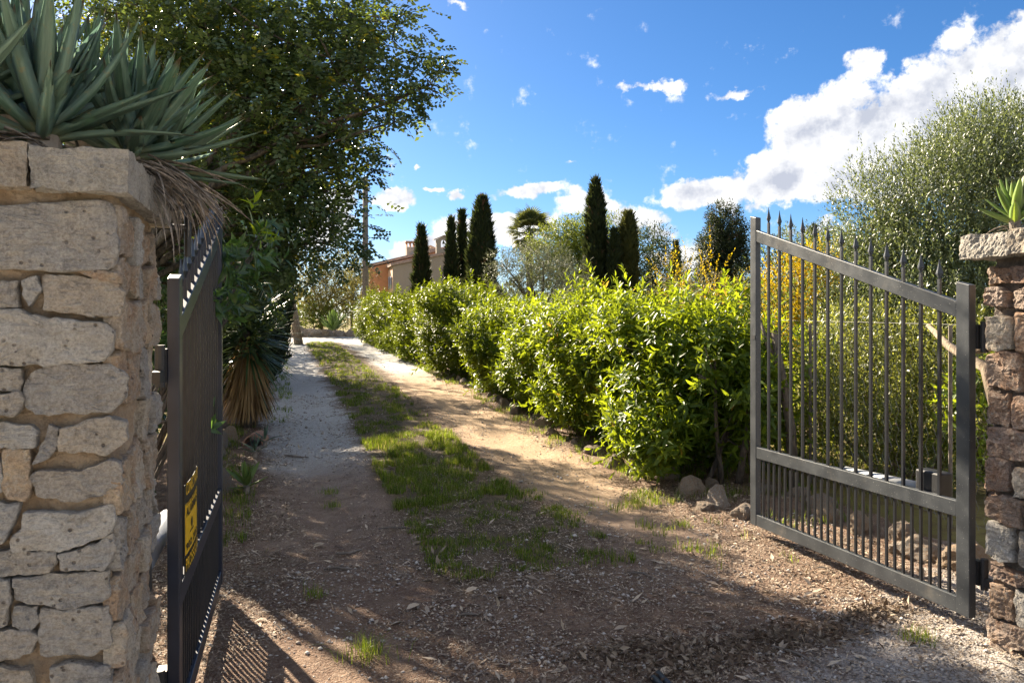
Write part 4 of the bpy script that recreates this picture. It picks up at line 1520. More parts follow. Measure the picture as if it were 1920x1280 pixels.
def rosette(label, loc, n, L, set_, lo=8, hi=86, tilt=(0, 0, 0), group=None, dead=0, dead_dir=None, wide=1.0):
    T = thing('agave_plant', label, 'agave', loc, group)
    MB().tube([(0, 0, -.06), (0, 0, .05)], [.04 * min(1, L / .4), .05 * min(1, L / .4)], 10).build('stem', M['deadleaf'], T)
    up = Matrix.Rotation(tilt[0], 4, 'X') @ Matrix.Rotation(tilt[1], 4, 'Y')
    for k in range(n):
        f = k / max(1, n - 1)
        az_ = k * 2.39996 + rng.normal(0, .15)
        e = R(lo + (hi - lo) * f + rng.normal(0, 5))
        ln = L * (1.0 - .18 * abs(f - .35) / .65) * rng.uniform(.86, 1.1)
        if f > .9:
            ln *= .85
        Mx = up @ Matrix.Translation((0, 0, .03 + .05 * f)) @ Matrix.Rotation(az_, 4, 'Z') @ Matrix.Rotation(e, 4, 'X') @ Matrix.Translation((0, .015, 0)) @ Matrix.Diagonal((ln * wide, ln, ln, 1))
        link('leaf_blade', set_[int(rng.integers(len(set_)))], None, T, M=Mx)
    for k in range(dead):
        az_ = rng.normal(dead_dir[0], dead_dir[1]) if dead_dir else rng.uniform(0, 6.28)
        e = R(rng.uniform(-25, 12))
        ln = L * rng.uniform(.55, .95)
        Mx = Matrix.Translation((rng.uniform(-.05, .05), rng.uniform(-.05, .05), .01 + rng.uniform(0, .03))) @ Matrix.Rotation(az_, 4, 'Z') @ Matrix.Rotation(e, 4, 'X') @ Matrix.Diagonal((ln, ln, ln, 1))
        link('dead_leaf', DL[int(rng.integers(len(DL)))], None, T, M=Mx)
    return T


GRP = 'blue-green rosettes on the pale pillar'
rosette('largest blue-green rosette in the middle of the pale pillar top', (-0.6, 2.4, 1.985), 38, .40, BL, 6, 84, (.10, .05, 0), GRP, 14)
rosette('rosette at the driveway corner of the pale pillar, blades reaching towards the carob', (-0.44, 2.66, 1.995), 38, .40, BL, 2, 80, (.0, .28, 0), GRP, 30, (-1.75, .45))
rosette('big rosette cut by the picture edge at the outer side of the pillar top', (-0.84, 2.36, 2.015), 38, .42, BL, 10, 86, (.05, -.05, 0), GRP, 10)
rosette('raised rosette behind the largest one with tall upright blades', (-0.74, 2.66, 2.085), 28, .42, BL, 20, 88, (0, 0, 0), GRP, 4)
rosette('upright rosette standing highest above the middle of the pale pillar', (-0.6, 2.84, 2.105), 26, .38, BL, 15, 86, (0, .1, 0), GRP, 4)
rosette('back rosette touching the carob twigs behind the pillar corner', (-0.4, 2.92, 2.025), 26, .36, BL, 0, 80, (-.05, .25, 0), GRP, 20, (-1.5, .6))
# fringe of dry leaves hanging over the driveway edge of the cap
DRY = thing('dry_leaf_fringe', 'fringe of grey dead leaves hanging over the pillar cap', 'dead leaves', (-0.36, 2.72, 1.985))
for k in range(46):
    y = rng.uniform(-.30, .26)
    ln = rng.uniform(.18, .34)
    Mx = Matrix.Translation((rng.uniform(-.05, .02), y, rng.uniform(-.005, .05))) @ Matrix.Rotation(-math.pi / 2 + rng.normal(0, .45), 4, 'Z') @ Matrix.Rotation(R(rng.uniform(-40, -2)), 4, 'X') @ Matrix.Diagonal((ln, ln, ln, 1))
    link('dead_leaf', DL[int(rng.integers(len(DL)))], None, DRY, M=Mx)
for k in range(8):
    x = rng.uniform(-.75, -.2)
    ln = rng.uniform(.14, .22)
    Mx = Matrix.Translation((x, -.58, .0)) @ Matrix.Rotation(math.pi + rng.normal(0, .6), 4, 'Z') @ Matrix.Rotation(R(rng.uniform(-35, -15)), 4, 'X') @ Matrix.Diagonal((ln, ln, ln, 1))
    link('dead_leaf', DL[int(rng.integers(len(DL)))], None, DRY, M=Mx)

pa = W(1903, 425, 3.72)
rosette('small sunlit green rosette on the red-brown pillar cap', (pa.x, pa.y, 1.955), 20, .20, BLG, 15, 85, (0, 0, 0), None, 10)

# ================================================================== YUCCA with its skirt of dead leaves
yp = G(466, 800)
YU = thing('yucca_plant', 'yucca with a straw-coloured skirt of dead leaves left of the drive', 'yucca', (yp.x, yp.y, yp.z))
hy = 1.38
MB().tube([(0, 0, -.1), (0, 0, .7), (-.06, 0, hy)], [.11, .08, .06], 9).build('trunk', M['bark'], YU, smooth=True)
base = np.array(yp)


def strips(P, D, ln, wd_, droop, var, up=None):
    """narrow ribbon leaves of three bends"""
    n = len(P)
    D = nrmz(D)
    S = nrmz(np.cross(D, np.array([0, 0, 1.0]) + .2 * rdir(n)))
    ln = np.broadcast_to(ln, n)[:, None]
    dr = np.broadcast_to(droop, n)[:, None]
    rows, wds = [0, .3, .65, 1], [.7, 1, .7, .04]
    Vs = []
    for f, q in zip(rows, wds):
        c = P + D * ln * f + np.array([0, 0, -1.0]) * ln * dr * f * f
        Vs += [c - S * wd_ * q / 2, c + S * wd_ * q / 2]
    V = np.stack(Vs, 1).reshape(-1, 3)
    b = (np.arange(n) * 8)[:, None]
    quad = np.concatenate([b + [[2 * i, 2 * i + 1, 2 * i + 3, 2 * i + 2]] for i in range(3)])
    return V, [quad], np.repeat(var, 8)


n = 340
zz = rng.uniform(.9, hy + .05, n)
D = rdir(n)
D[:, 2] = np.interp(zz, [.95, hy + .05], [-.35, .75]) + rng.normal(0, .3, n)
P = base + np.stack([np.zeros(n), np.zeros(n), zz], 1)
leafmesh('crown', [strips(P, D, rng.uniform(.6, .95, n), .032, .12, rng.random(n))], M['yucca'], YU)
n = 520
zz = rng.uniform(.25, 1.15, n)
D = rdir(n)
D[:, 2] = -2.2 + rng.normal(0, .4, n)
a = np.arctan2(D[:, 1], D[:, 0])
P = base + np.stack([.10 * np.cos(a), .10 * np.sin(a), zz], 1)
P += np.stack([np.cos(a), np.sin(a), np.zeros(n)], 1) * rng.uniform(0, .10, n)[:, None] * (1.3 - zz)[:, None]
ll = np.minimum(rng.uniform(.35, .7, n), zz * .95)
leafmesh('dead_leaf_skirt', [strips(P, D, ll, .028, -.05, rng.random(n))], M['skirt'], YU)

# ================================================================== OLIVE THICKET AND FLOWERING BUSH on the right
def small_leaved(name, label, cat, base, clumps, dens, mt, ll=.042, lw=.012, group=None, tall=40, n=11, Ls=.30, tr=.05):
    T = thing(name, label, cat, base, group)
    B0 = Vector(base)
    mb = MB()
    for b_ in clumps:
        p0 = (rng.uniform(-.25, .25), rng.uniform(-.25, .25), -.1)
        limb(mb, p0, Vector(b_[:3]) - B0, tr, tr * .25, 7, .14, 7)
        for q in range(5):
            dv = rdir(1)[0]
            e = Vector((b_[0] + dv[0] * b_[3] * .8, b_[1] + dv[1] * b_[4] * .8, b_[2] + dv[2] * b_[5] * .8))
            limb(mb, Vector(b_[:3]) - B0, e - B0, tr * .25, .004, 4, .15, 5)
    mb.build('stem', M['bark_pale'], T, smooth=True)
    parts = []
    for c in clumps:
        k = max(12, int(dens * (c[3] * c[4] + c[3] * c[5] + c[4] * c[5])))
        p, nr = blob_pts([c], k, .28, 0, .28, 1.8)
        A = nrmz(nr * .6 + np.array([-.1, 0, .9]) + .45 * rdir(len(p)))
        parts.append(shoots(p, A, rng.uniform(.6, 1.3, len(p)) * Ls, n, ll, lw, (62, 30), None, False, .15, .0))
        top = p[nr[:, 2] > .5]
        if tall and len(top):
            q = top[rng.choice(len(top), min(tall, len(top)), replace=False)]
            A2 = nrmz(np.array([-.08, 0, 1.0]) + .22 * rdir(len(q)))
            parts.append(shoots(q, A2, rng.uniform(.3, .6, len(q)), 18, ll, lw, (55, 28), None, False, .15, 0))
    leafmesh('crown', parts, M[mt], T)
    return T


def wb(px, py, d, r, rz_=None, ry=None):
    p = W(px, py, d)
    return (p.x, p.y, p.z, r, ry or r, rz_ or r)


def base_of(blobs):
    x, y = np.mean([b[0] for b in blobs]), np.mean([b[1] for b in blobs])
    return (x, y, float(gz(x, y)))


M['scrub'] = leafmat('scrub_leaf', (.08, .11, .03), (.17, .20, .06), (.50, .52, .08), .42, .42, .5)
b1 = [wb(1850, 400, 8.2, .85, .9), wb(1900, 300, 8.4, .8, .6), wb(1760, 440, 8.3, .7, .8), wb(1800, 560, 8.0, .8, .7), wb(1920, 470, 8.3, .8, .9), wb(1830, 310, 8.5, .5, .45)]
small_leaved('olive_tree', 'tall grey-green wild olive rising behind the red-brown pillar', 'tree', base_of(b1), b1, 900, 'olive', .05, .016, group='wild olives behind the gate', tall=26)
b2 = [wb(1640, 420, 8.8, .42, .55), wb(1670, 500, 8.6, .55, .6), wb(1620, 560, 8.6, .5, .6), wb(1700, 620, 8.2, .7, .6), wb(1640, 680, 8.2, .6, .5)]
small_leaved('olive_tree', 'narrower wild olive with wispy tips beside the taller one', 'tree', base_of(b2), b2, 900, 'olive', .05, .016, group='wild olives behind the gate', tall=20)
b3 = [wb(1610, 690, 7.6, .5, .5), wb(1720, 700, 7.4, .55, .5), wb(1800, 690, 7.2, .5, .5), wb(1660, 800, 7.2, .55, .4), wb(1770, 810, 7.0, .5, .4), wb(1570, 800, 7.6, .4, .4), wb(1720, 890, 6.9, .4, .25)]
small_leaved('wild_olive_bush', 'low tangled olive scrub right behind the wire fence', 'bush', base_of(b3), b3, 620, 'scrub', .048, .018, tall=0)
b4 = [wb(1500, 535, 9.4, .42, .34), wb(1540, 510, 9.6, .3, .3), wb(1470, 640, 9.2, .32, .3), wb(1520, 620, 9.3, .38, .3)]
mimo = small_leaved('flowering_bush', 'bush with golden yellow blossom seen through the gate bars', 'bush', base_of(b4), b4, 520, 'broom', .04, .026, tall=0, n=12, Ls=.22, tr=.03)
b5 = [wb(1500, 560, 9.3, .5, .5), wb(1480, 700, 9.2, .6, .5), wb(1550, 660, 9.2, .5, .5)]
small_leaved('green_bush', 'loose green bush mixed among the golden blossom', 'bush', base_of(b5), b5, 260, 'pine', .07, .02, tall=8, n=9, tr=.03)
b6 = [wb(1270, 560, 11.0, .35, .5), wb(1315, 580, 10.6, .35, .45), wb(1250, 520, 11.4, .18, .25), wb(1345, 520, 10.8, .2, .35), wb(1380, 610, 10.2, .3, .3)]
small_leaved('flowering_bush', 'thin yellow-flowered twigs rising over the hedge left of the latch post', 'bush', base_of(b6), b6, 80, 'broom', .04, .02, tall=6, n=10, Ls=.3, tr=.02)
b7 = [wb(1340, 600, 11.5, .6, .5), wb(1400, 590, 12, .6, .5), wb(1290, 580, 12, .5, .5)]
small_leaved('dry_bush', 'grey twiggy half-dry bush over the hedge left of the latch post', 'bush', base_of(b7), b7, 120, 'dry', .05, .015, tall=10, n=8, tr=.025)

# pale crooked trunk of the olive behind the hinge post, and a trunk behind the latch end
tb = MB()
o0 = W(1880, 600, 5.2)
PT = thing('olive_limb', 'pale crooked olive limb crossing behind the hinge post', 'branch', (o0.x, o0.y, 0))
pts = [W(1900, 590, 5.0), W(1850, 650, 5.2), W(1800, 660, 5.6), W(1770, 640, 5.8)]
tb.tube([p - Vector(PT.location) for p in pts], [.045, .04, .03, .02], 8)
pts = [W(1880, 800, 5.0), W(1850, 690, 5.2), W(1780, 650, 5.6), W(1740, 610, 5.9)]
tb.tube([p - Vector(PT.location) for p in pts], [.05, .04, .028, .015], 8)
pts = [W(1885, 1110, 5.0), W(1880, 930, 5.0), W(1880, 800, 5.0), W(1900, 590, 5.0)]
tb.tube([p - Vector(PT.location) for p in pts], [.06, .055, .05, .045], 8)
tb.build('wood', M['bark_pale'], PT, smooth=True)
LT = thing('bare_trunk', 'leaning grey trunk seen between the bars near the latch post', 'trunk', tuple(G(1490, 930)))
tb = MB()
tb.tube([W(1490, 935, 7.0) - Vector(LT.location), W(1482, 800, 7.0) - Vector(LT.location), W(1465, 700, 7.05) - Vector(LT.location), W(1450, 620, 7.1) - Vector(LT.location)], [.05, .045, .038, .03], 8)
tb.tube([W(1465, 700, 7.05) - Vector(LT.location), W(1440, 650, 7.1) - Vector(LT.location), W(1425, 600, 7.2) - Vector(LT.location)], [.03, .024, .015], 7)
tb.build('wood', M['bark'], LT, smooth=True)

# ================================================================== WIRE FENCE
FX, FY0, FY1, FH = 4.72, 3.1, 8.0, 1.45
FN = thing('wire_fence', 'galvanised chain-link fence behind the grey gate leaf', 'fence', (FX, FY0, 0.0))
mb = MB()
step = .075
nz = int(FH / step)
kk = 0
ycur = 0.0
while ycur < FY1 - FY0:
    pts = []
    for i in range(nz + 1):
        yy = ycur + (step * .55 if i % 2 else 0)
        pts.append((.003 * (1 if i % 2 else -1), yy, float(gz(FX, FY0 + yy)) + .03 + i * step))
    mb.tube(pts, .0016, 3, cap=False)
    ycur += step * 1.0
wm = mb.build('wire_mesh', M['wire'], FN)
wm['kind'] = 'stuff'
for zt in (.04, 1.45):
    MB().tube([(0, 0, float(gz(FX, FY0)) + zt), (0, FY1 - FY0, float(gz(FX, FY1)) + zt)], .0014, 5).build('tension_wire', M['wire'], FN)
for y in (0, 1.6, 3.2, 4.9):
    MB().tube([(0, y, -.2), (0, y, 1.5)], .014, 8).build('post', M['wood'], FN)

# ================================================================== EDGING ROCKS AND SMALL THINGS
ROCKS = []
for k in range(7):
    bm = bmesh.new()
    bmesh.ops.create_icosphere(bm, subdivisions=4, radius=1)
    s = Vector((rng.uniform(.8, 1.2), rng.uniform(.7, 1.1), rng.uniform(.6, .95)))
    cuts_ = [(Vector(rdir(1)[0]), rng.uniform(.55, .85)) for _ in range(11)]
    for v in bm.verts:
        for (nn_, dd_) in cuts_:
            ex_ = v.co.dot(nn_) - dd_
            if ex_ > 0:
                v.co -= nn_ * ex_ * .92
        p = v.co.copy()
        n1 = mnoise.fractal(p * 1.1 + Vector((k * 7, 0, 0)), 1, 2, 2)
        n2 = mnoise.fractal(p * 3.2 + Vector((0, k * 5, 0)), .9, 2, 4)
        cell = mnoise.cell(p * 2.1 + Vector((k, k, k)))
        v.co = Vector((p.x * s.x, p.y * s.y, p.z * s.z)) * (1.2 + .16 * n1 + .13 * n2)
    me = bpy.data.meshes.new('rock')
    bm.to_mesh(me)
    bm.free()
    ROCKS.append(me)
    me.materials.append(M['rock'])


def rock(px=None, py=None, size=.1, label=None, group=None, p=None, tall=1.0, name='rock'):
    if p is None:
        p = G(px, py)
    o = link(name, ROCKS[int(rng.integers(len(ROCKS)))], None)
    o.location = (p[0], p[1], float(gz(p[0], p[1])) + size * .12)
    o.scale = (size * rng.uniform(.85, 1.15), size * rng.uniform(.85, 1.15), size * tall)
    o.rotation_euler = (rng.uniform(-.4, .4), rng.uniform(-.4, .4), rng.uniform(0, 6.28))
    fin(o, label, 'rock', group)
    return o


rock(1300, 925, .13, 'orange-brown edging rock under the drooping laurel twigs', 'edging rocks right of the drive', tall=1.1)
rock(1345, 950, .10, 'tall pale edging rock left of the latch post', 'edging rocks right of the drive', tall=1.5)
rock(1322, 955, .075, 'small grey edging rock in front of the tall pale one', 'edging rocks right of the drive', tall=1.2)
rock(1392, 968, .11, 'reddish flat rock at the foot of the latch post', 'edging rocks right of the drive', tall=.8)
rock(1250, 895, .10, 'shaded brown rock behind the drooping laurel twigs', 'edging rocks right of the drive')
for k in range(22):
    y = 7.0 + k * .55 + rng.uniform(-.1, .1)
    rock(size=rng.uniform(.05, .11), label='small rough limestone rock in the row under the laurel hedge', group='rocks lining the foot of the hedge', p=(3.28 + rng.uniform(-.08, .1) - .02 * max(0, y - 12), y), tall=rng.uniform(.8, 1.4))
for k in range(10):
    y = 3.9 + k * .32
    rock(size=rng.uniform(.07, .12), label='pale limestone rock behind the lower bars of the grey leaf', group='rocks behind the grey gate leaf', p=(4.0 + rng.uniform(-.25, .25), y), tall=rng.uniform(.8, 1.3))
for k in range(9):
    y = 6.3 + k * .48
    rock(size=rng.uniform(.10, .16), label='pale limestone rock in the border between dark gate leaf and yucca', group='rocks edging the left border', p=(-.60 + rng.uniform(-.06, .06), y), tall=rng.uniform(.9, 1.3))
for k in range(12):
    px = 548 + k * 10
    p = W(px, 612, 33.5)
    rock(size=rng.uniform(.28, .42), label='boulder in the low stone row across the end of the drive', group='stone row at the end of the drive', p=(p.x, p.y), tall=.9)

# half-buried roof tile by the yucca
p = G(474, 838)
TL = thing('roof_tile', 'curved terracotta roof tile lying by the foot of the yucca', 'roof tile', (p.x, p.y, p.z + .02))
V, Fs = [], []
for yy in (0, .38):
    for rr in (.115, .10):
        for k in range(13):
            a = math.pi * k / 12
            V.append((rr * math.cos(a), yy, rr * math.sin(a) * 1.05))
for k in range(12):
    Fs += [(k, k + 1, 27 + k, 26 + k), (13 + k + 1, 13 + k, 39 + k, 40 + k), (k + 1, k, 13 + k, 14 + k), (26 + k, 27 + k, 40 + k, 39 + k)]
MB().add(V, Fs).build('tile', M['terracotta'], TL, smooth=False)
TL.rotation_euler = (0, 0, R(-10))

# small agaves along the left border
for (px, py, L, n, lab) in [(462, 925, .24, 11, 'small grey-green agave in the left border near the dark gate leaf'), (478, 858, .22, 9, 'small agave by the roof tile'), (497, 838, .2, 7, 'little agave spreading onto the left wheel track edge')]:
    p = G(px, py)
    rosette(lab, (p.x, p.y, p.z + .02), n, L, BLG if n == 11 else BL, 5, 75, group='small agaves in the left border', wide=1.1)
p = W(625, 612, 32.5)
rosette('pointed green agave at the end of the drive', (p.x, p.y, float(gz(p.x, p.y)) + .25), 22, .95, BLG, 15, 85)
# young spurge-like plant near the latch post
p = G(1388, 905)
EU = thing('spurge_plant', 'young plant with a whorl of narrow yellow-green leaves left of the latch post', 'plant', (p.x, p.y, p.z))
MB().tube([(0, 0, -.05), (.02, 0, .22), (0, 0, .36)], [.012, .01, .008], 6).build('stem', M['bark'], EU)
leafmesh('crown', [shoots(np.array([[p.x, p.y, p.z + .22]]), np.array([[0, 0, 1.0]]), .2, 26, .19, .03, (120, 20), np.array([.9]), True)], M['laurel_lit'], EU)

# black hose ends in the foreground
p = G(1232, 1278)
HZ = thing('black_hose', 'two dark hose ends lying in the foreground litter', 'hose', (p.x, p.y, p.z))
MB().tube([(-.03, -.25, .015), (-.02, -.1, .02), (-.018, 0, .02)], .016, 10).build('hose_end', M['black'], HZ, smooth=True)
MB().tube([(.01, -.25, .015), (.015, -.08, .022), (.02, .03, .022)], .016, 10).build('hose_end', M['black'], HZ, smooth=True)

# ================================================================== BACKGROUND TREES
def cyp(px, ytop, d, wpx, label, mt='cypress', ybase=620, n=3800, prof=None, lump=.3, cat='tree', lean=(0, 0)):
    p = W(px, ytop, d)
    z0 = float(gz(p.x, p.y))
    h = p.z - z0
    r = wpx / 2 / F * d - .10
    lump = lump + .15
    T = thing('cypress_tree', label, cat, (p.x, p.y, z0), 'cypresses behind the hedge')
    MB().tube([(0, 0, -.2), (0, 0, h * .5)], [.12, .05], 7).build('trunk', M['bark'], T)
    prof = prof or [(.0, .75), (.15, .95), (.32, 1.0), (.5, .84), (.68, .58), (.84, .32), (.94, .14), (1.0, .02)]
    cypress_mesh(T, p.x, p.y, z0, [(a * h, b_ * r) for a, b_ in prof], n, M[mt], lump, (.40, .085), .78, 1, lean)


cyp(790, 428, 42, 34, 'small pointed cypress standing right in front of the house')
cyp(846, 414, 40, 24, 'thin cypress just right of the bell gable', n=2600)
cyp(866, 400, 41, 26, 'taller thin cypress next to the broad one', n=2600)
cyp(903, 374, 38, 66, 'broad dark cypress, widest of the group beside the palm', n=6500, prof=[(.0, 1.0), (.3, 1.0), (.45, .74), (.7, .58), (.88, .36), (.95, .2), (1, .03)], lean=(0, 0))
cyp(1117, 342, 38, 44, 'tallest dark cypress, in the middle of the view', n=6500, prof=[(0, .9), (.3, 1.0), (.5, .95), (.62, .8), (.78, .62), (.9, .38), (.96, .2), (1, .03)], lump=.45)
cyp(1152, 436, 37, 26, 'short dark cypress between the tallest and the olive-coloured one', n=2600)
cyp(1178, 404, 37.5, 32, 'blunt olive-coloured cypress right of the tallest one', 'cypress_lit', n=3200, prof=[(0, .85), (.4, 1), (.8, .95), (.93, .6), (1, .15)])
cyp(1268, 455, 55, 26, 'distant small cypress over the yellow-flowered twigs', n=1800)
cyp(1527, 425, 50, 24, 'distant cypress tip seen above the gate spears', n=1500)


def clumps(lst):
    return [wb(px, py, d, r, rz_) for (px, py, d, r, rz_) in lst]


# dark ragged conifer right of the middle
bl1 = clumps([(1355, 410, 32, .55, .5), (1365, 440, 32, .75, .6), (1345, 465, 32, .8, .6), (1365, 500, 32, .8, .7), (1340, 530, 32, .9, .6), (1370, 560, 32, .7, .6), (1378, 470, 32, .5, .7), (1330, 495, 32, .4, .4)])
broad_tree('conifer_tree', 'ragged dark conifer left of the latch post', 'tree', (bl1[0][0], bl1[0][1], float(gz(bl1[0][0], bl1[0][1]))), bl1, 'cypress', 330, .15, .05, .16)
# bright pine behind the tallest cypress
bl2 = clumps([(1060, 455, 46, 1.7, 1.2), (1095, 445, 46, 1.5, 1.2), (1040, 490, 46, 1.8, 1.4), (1085, 500, 46, 2.0, 1.6), (1150, 450, 47, 1.2, 1.4), (1135, 500, 47, 1.5, 1.5), (1110, 560, 46, 2, 1.5)])
broad_tree('pine_tree', 'rounded yellow-green pine behind the tallest cypress', 'tree', (bl2[3][0], bl2[3][1], 1.0), bl2, 'pine', 60, .26, .07, .25)
bl3 = clumps([(1210, 480, 44, 1.4, 1.2), (1240, 520, 43, 1.6, 1.3), (1200, 540, 43, 1.4, 1.3), (1222, 450, 44, .9, .7), (1250, 560, 42, 1.4, 1.0)])
broad_tree('pine_tree', 'open dark pine right of the olive-coloured cypress', 'tree', (bl3[1][0], bl3[1][1], 1.0), bl3, 'pine_dark', 55, .24, .07, .2)
bl4 = clumps([(985, 500, 26, .9, .7), (1020, 490, 26, .9, .7), (955, 520, 26, .8, .6), (1050, 520, 26, 1.0, .7), (1005, 545, 26, 1.2, .6), (940, 490, 26, .4, .4), (1075, 550, 25, .7, .6)])
broad_tree('olive_tree', 'grey olive tree in front of the fan palm', 'tree', (bl4[1][0], bl4[1][1], .7), bl4, 'olive_far', 150, .10, .025, .14, 'bark', 8)
bl5 = clumps([(1090, 580, 20, .6, .6), (1060, 590, 20, .6, .5), (1200, 600, 22, .8, .6), (1260, 610, 20, .7, .5), (1170, 590, 24, .6, .6)])
broad_tree('olive_tree', 'low grey olive peeping over the hedge under the tallest cypress', 'tree', (bl5[0][0], bl5[0][1], .6), bl5, 'olive_far', 150, .09, .024, .1, 'bark', 8)
bl6 = clumps([(1450, 520, 30, 1.1, 1.0), (1500, 480, 34, 1.2, 1.1), (1540, 470, 36, 1.0, 1.2), (1430, 580, 28, 1.1, .9), (1560, 540, 30, 1.4, 1.2), (1480, 580, 28, 1.2, 1.0), (1590, 500, 34, 1.2, 1.0)])
broad_tree('pine_tree', 'dark distant pine behind the upper gate bars', 'tree', (bl6[1][0], bl6[1][1], 1.0), bl6, 'pine_dark', 70, .2, .06, .2)
bl7 = clumps([(1250, 540, 34, .9, .7), (1300, 560, 30, .9, .7), (1400, 560, 30, .9, .8), (1310, 590, 26, .9, .5)])
broad_tree('scrub_tree', 'brownish scrub tree between hedge top and ragged conifer', 'tree', (bl7[1][0], bl7[1][1], .8), bl7, 'dry', 70, .12, .04, .1, 'bark', 7)

# trees beyond the end of the drive on the left
bl8 = clumps([(640, 520, 36, 1.1, 1.2), (600, 540, 36, 1.2, 1.2), (665, 550, 36, .8, 1.0), (575, 500, 37, 1.1, 1.0), (625, 570, 35, 1.1, .8), (570, 560, 35, 1.0, .9)])
broad_tree('scrub_tree', 'olive-brown tree beyond the end of the drive', 'tree', (bl8[1][0], bl8[1][1], .8), bl8, 'dry', 75, .15, .05, .14, 'bark', 7)
bl9 = clumps([(660, 470, 40, .45, .4), (655, 495, 40, .75, .4), (668, 515, 40, .8, .4), (650, 530, 40, 1.0, .4), (664, 550, 40, 1.0, .5)])
broad_tree('conifer_tree', 'thin see-through conifer behind the utility pole', 'tree', (bl9[0][0], bl9[0][1], .9), bl9, 'pine_dark', 55, .2, .05, .09)
bl10 = clumps([(585, 590, 34.5, .6, .5), (610, 585, 34.6, .5, .45), (565, 600, 34.5, .5, .4), (640, 597, 34.5, .5, .4), (600, 605, 34.3, .4, .3)])
broad_tree('green_bush', 'light green bush behind the stone row at the drive end', 'bush', (bl10[0][0], bl10[0][1], .8), bl10, 'pine', 180, .10, .045, .04)
bl11 = [(-1.6, 13.6, 4.3, 1.1, 1.1, 1.0), (-1.1, 14.3, 5.3, 1.1, 1.0, .9), (-2.3, 14.6, 5.9, 1.3, 1.2, 1.0), (-2.6, 13.4, 3.6, 1.1, 1.1, 1.0), (-.9, 13.4, 4.7, .8, .8, .7), (-.5, 14.6, 4.5, .9, .8, .7), (-.2, 14.1, 4.0, .6, .6, .5)]
bl12 = [(-1.6, 19.5, 4.3, 1.4, 1.3, 1.1), (-1.3, 21.0, 5.2, 1.5, 1.3, 1.1), (-2.6, 20.5, 6.0, 1.5, 1.4, 1.1), (-2.0, 23.0, 4.6, 1.5, 1.5, 1.3), (-2.8, 18.8, 3.4, 1.3, 1.2, 1.2), (-1.5, 24.5, 3.8, 1.3, 1.4, 1.2), (.0, 18.6, 5.0, .9, .9, .6), (-.7, 18.4, 4.5, 1.0, .9, .7)]
bl13 = [(-.6, 27.0, 4.2, 1.4, 1.4, 1.0), (-1.6, 29.0, 5.0, 1.6, 1.5, 1.1), (-.6, 31.0, 4.6, 1.4, 1.4, 1.0), (-2.4, 27.0, 4.4, 1.5, 1.4, 1.2), (-1.0, 33.5, 5.2, 1.6, 1.5, 1.0)]
broad_tree('evergreen_oak', 'farthest oak on the left, above the bend of the drive', 'tree', (-2.6, 29.0, .7), bl13, 'carob', 110, .10, .055, .2)
broad_tree('evergreen_oak', 'farther dark oak closing the left side beyond the clipped hedge trees', 'tree', (-2.6, 21.0, .5), bl12, 'carob', 150, .09, .05, .22)
broad_tree('evergreen_oak', 'dense dark oak behind the carob and the clipped hedge trees', 'tree', (-2.6, 14.2, .3), bl11, 'carob', 260, .075, .05, .22)
p = W(552, 560, 27)
AG = thing('leaning_trunk', 'pale bare leaning trunk at the end of the dark hedge', 'trunk', (p.x, p.y, float(gz(p.x, p.y))))
MB().tube([(.15, 0, -.1), (.02, 0, .9), (-.12, 0, 1.7), (-.3, 0, 2.8)], [.16, .13, .10, .07], 9).build('wood', M['bark_pale'], AG, smooth=True)

# far wood that closes the horizon
fw = []
for k in range(260):
    a = rng.uniform(-70, 95)
    d = rng.uniform(110, 170)
    if -6 < a < 12 and d < 130:
        d += 40
    r = rng.uniform(1.8, 3.6)
    x, y = d * math.sin(R(a)), d * math.cos(R(a))
    fw.append((x, y, float(gz(x, y)) + r * .7, r * 1.4, r * 1.4, r))
P_, N_ = blob_pts(fw, 26000, .15, .5, .2, .4)
A_ = nrmz(N_ + np.array([0, 0, .6]) + .5 * rdir(len(P_)))
leafmesh('far_wood', [leaf_geo(P_, A_, N_ + .4 * rdir(len(P_)), rng.uniform(.6, 1.2, len(P_)), .5, rng.random(len(P_)), False, .2, .1)], M['pine_dark'], None,
         label='low distant wood closing the horizon behind everything', cat='wood', kind='stuff')

# ================================================================== FAN PALM
pp = W(992, 440, 50)
PL = thing('fan_palm', 'fan palm with drooping crown rising above the grey olive', 'palm', (pp.x, pp.y, float(gz(pp.x, pp.y))))
hp = pp.z - PL.location.z
MB().tube([(0, 0, -.2), (.05, 0, hp * .5), (0, 0, hp)], [.28, .22, .24], 10).build('trunk', M['bark'], PL, smooth=True)
V, Fs, cnt = [], [], 0
mb = MB()
mb.tube([(0, 0, 0), (0, .5, .06), (0, .95, .05)], [.03, .022, .016], 5)
for k in range(17):
    a = R(-80 + 160 * k / 16)
    L = .95 * (1 - .25 * abs(k - 8) / 8)
    dx, dy = math.sin(a), math.cos(a)
    px_, py_ = math.cos(a), -math.sin(a)
    q = []
    for f, wq, zd in ((0, .012, 0), (.5, .055, -.02), (.8, .035, -.13), (1, .004, -.34)):
        q += [(dx * L * f - px_ * wq, .92 + dy * L * f - py_ * wq, .05 + zd), (dx * L * f + px_ * wq, .92 + dy * L * f + py_ * wq, .05 + zd + .01)]
    mb.add(q, [(0, 1, 3, 2), (2, 3, 5, 4), (4, 5, 7, 6)], .2 + .5 * rng.random())
frond = mb.mesh('frond')
frond.materials.append(M['palm'])
for k in range(46):
    f = k / 45
    e = R(-62 + 145 * f ** .8 + rng.normal(0, 9))
    s = rng.uniform(.85, 1.1) * (.85 if f < .3 else 1)
    Mx = Matrix.Translation((0, 0, hp)) @ Matrix.Rotation(k * 2.4, 4, 'Z') @ Matrix.Rotation(e, 4, 'X') @ Matrix.Diagonal((s, s, s, 1))
    link('frond', frond, None, PL, M=Mx)

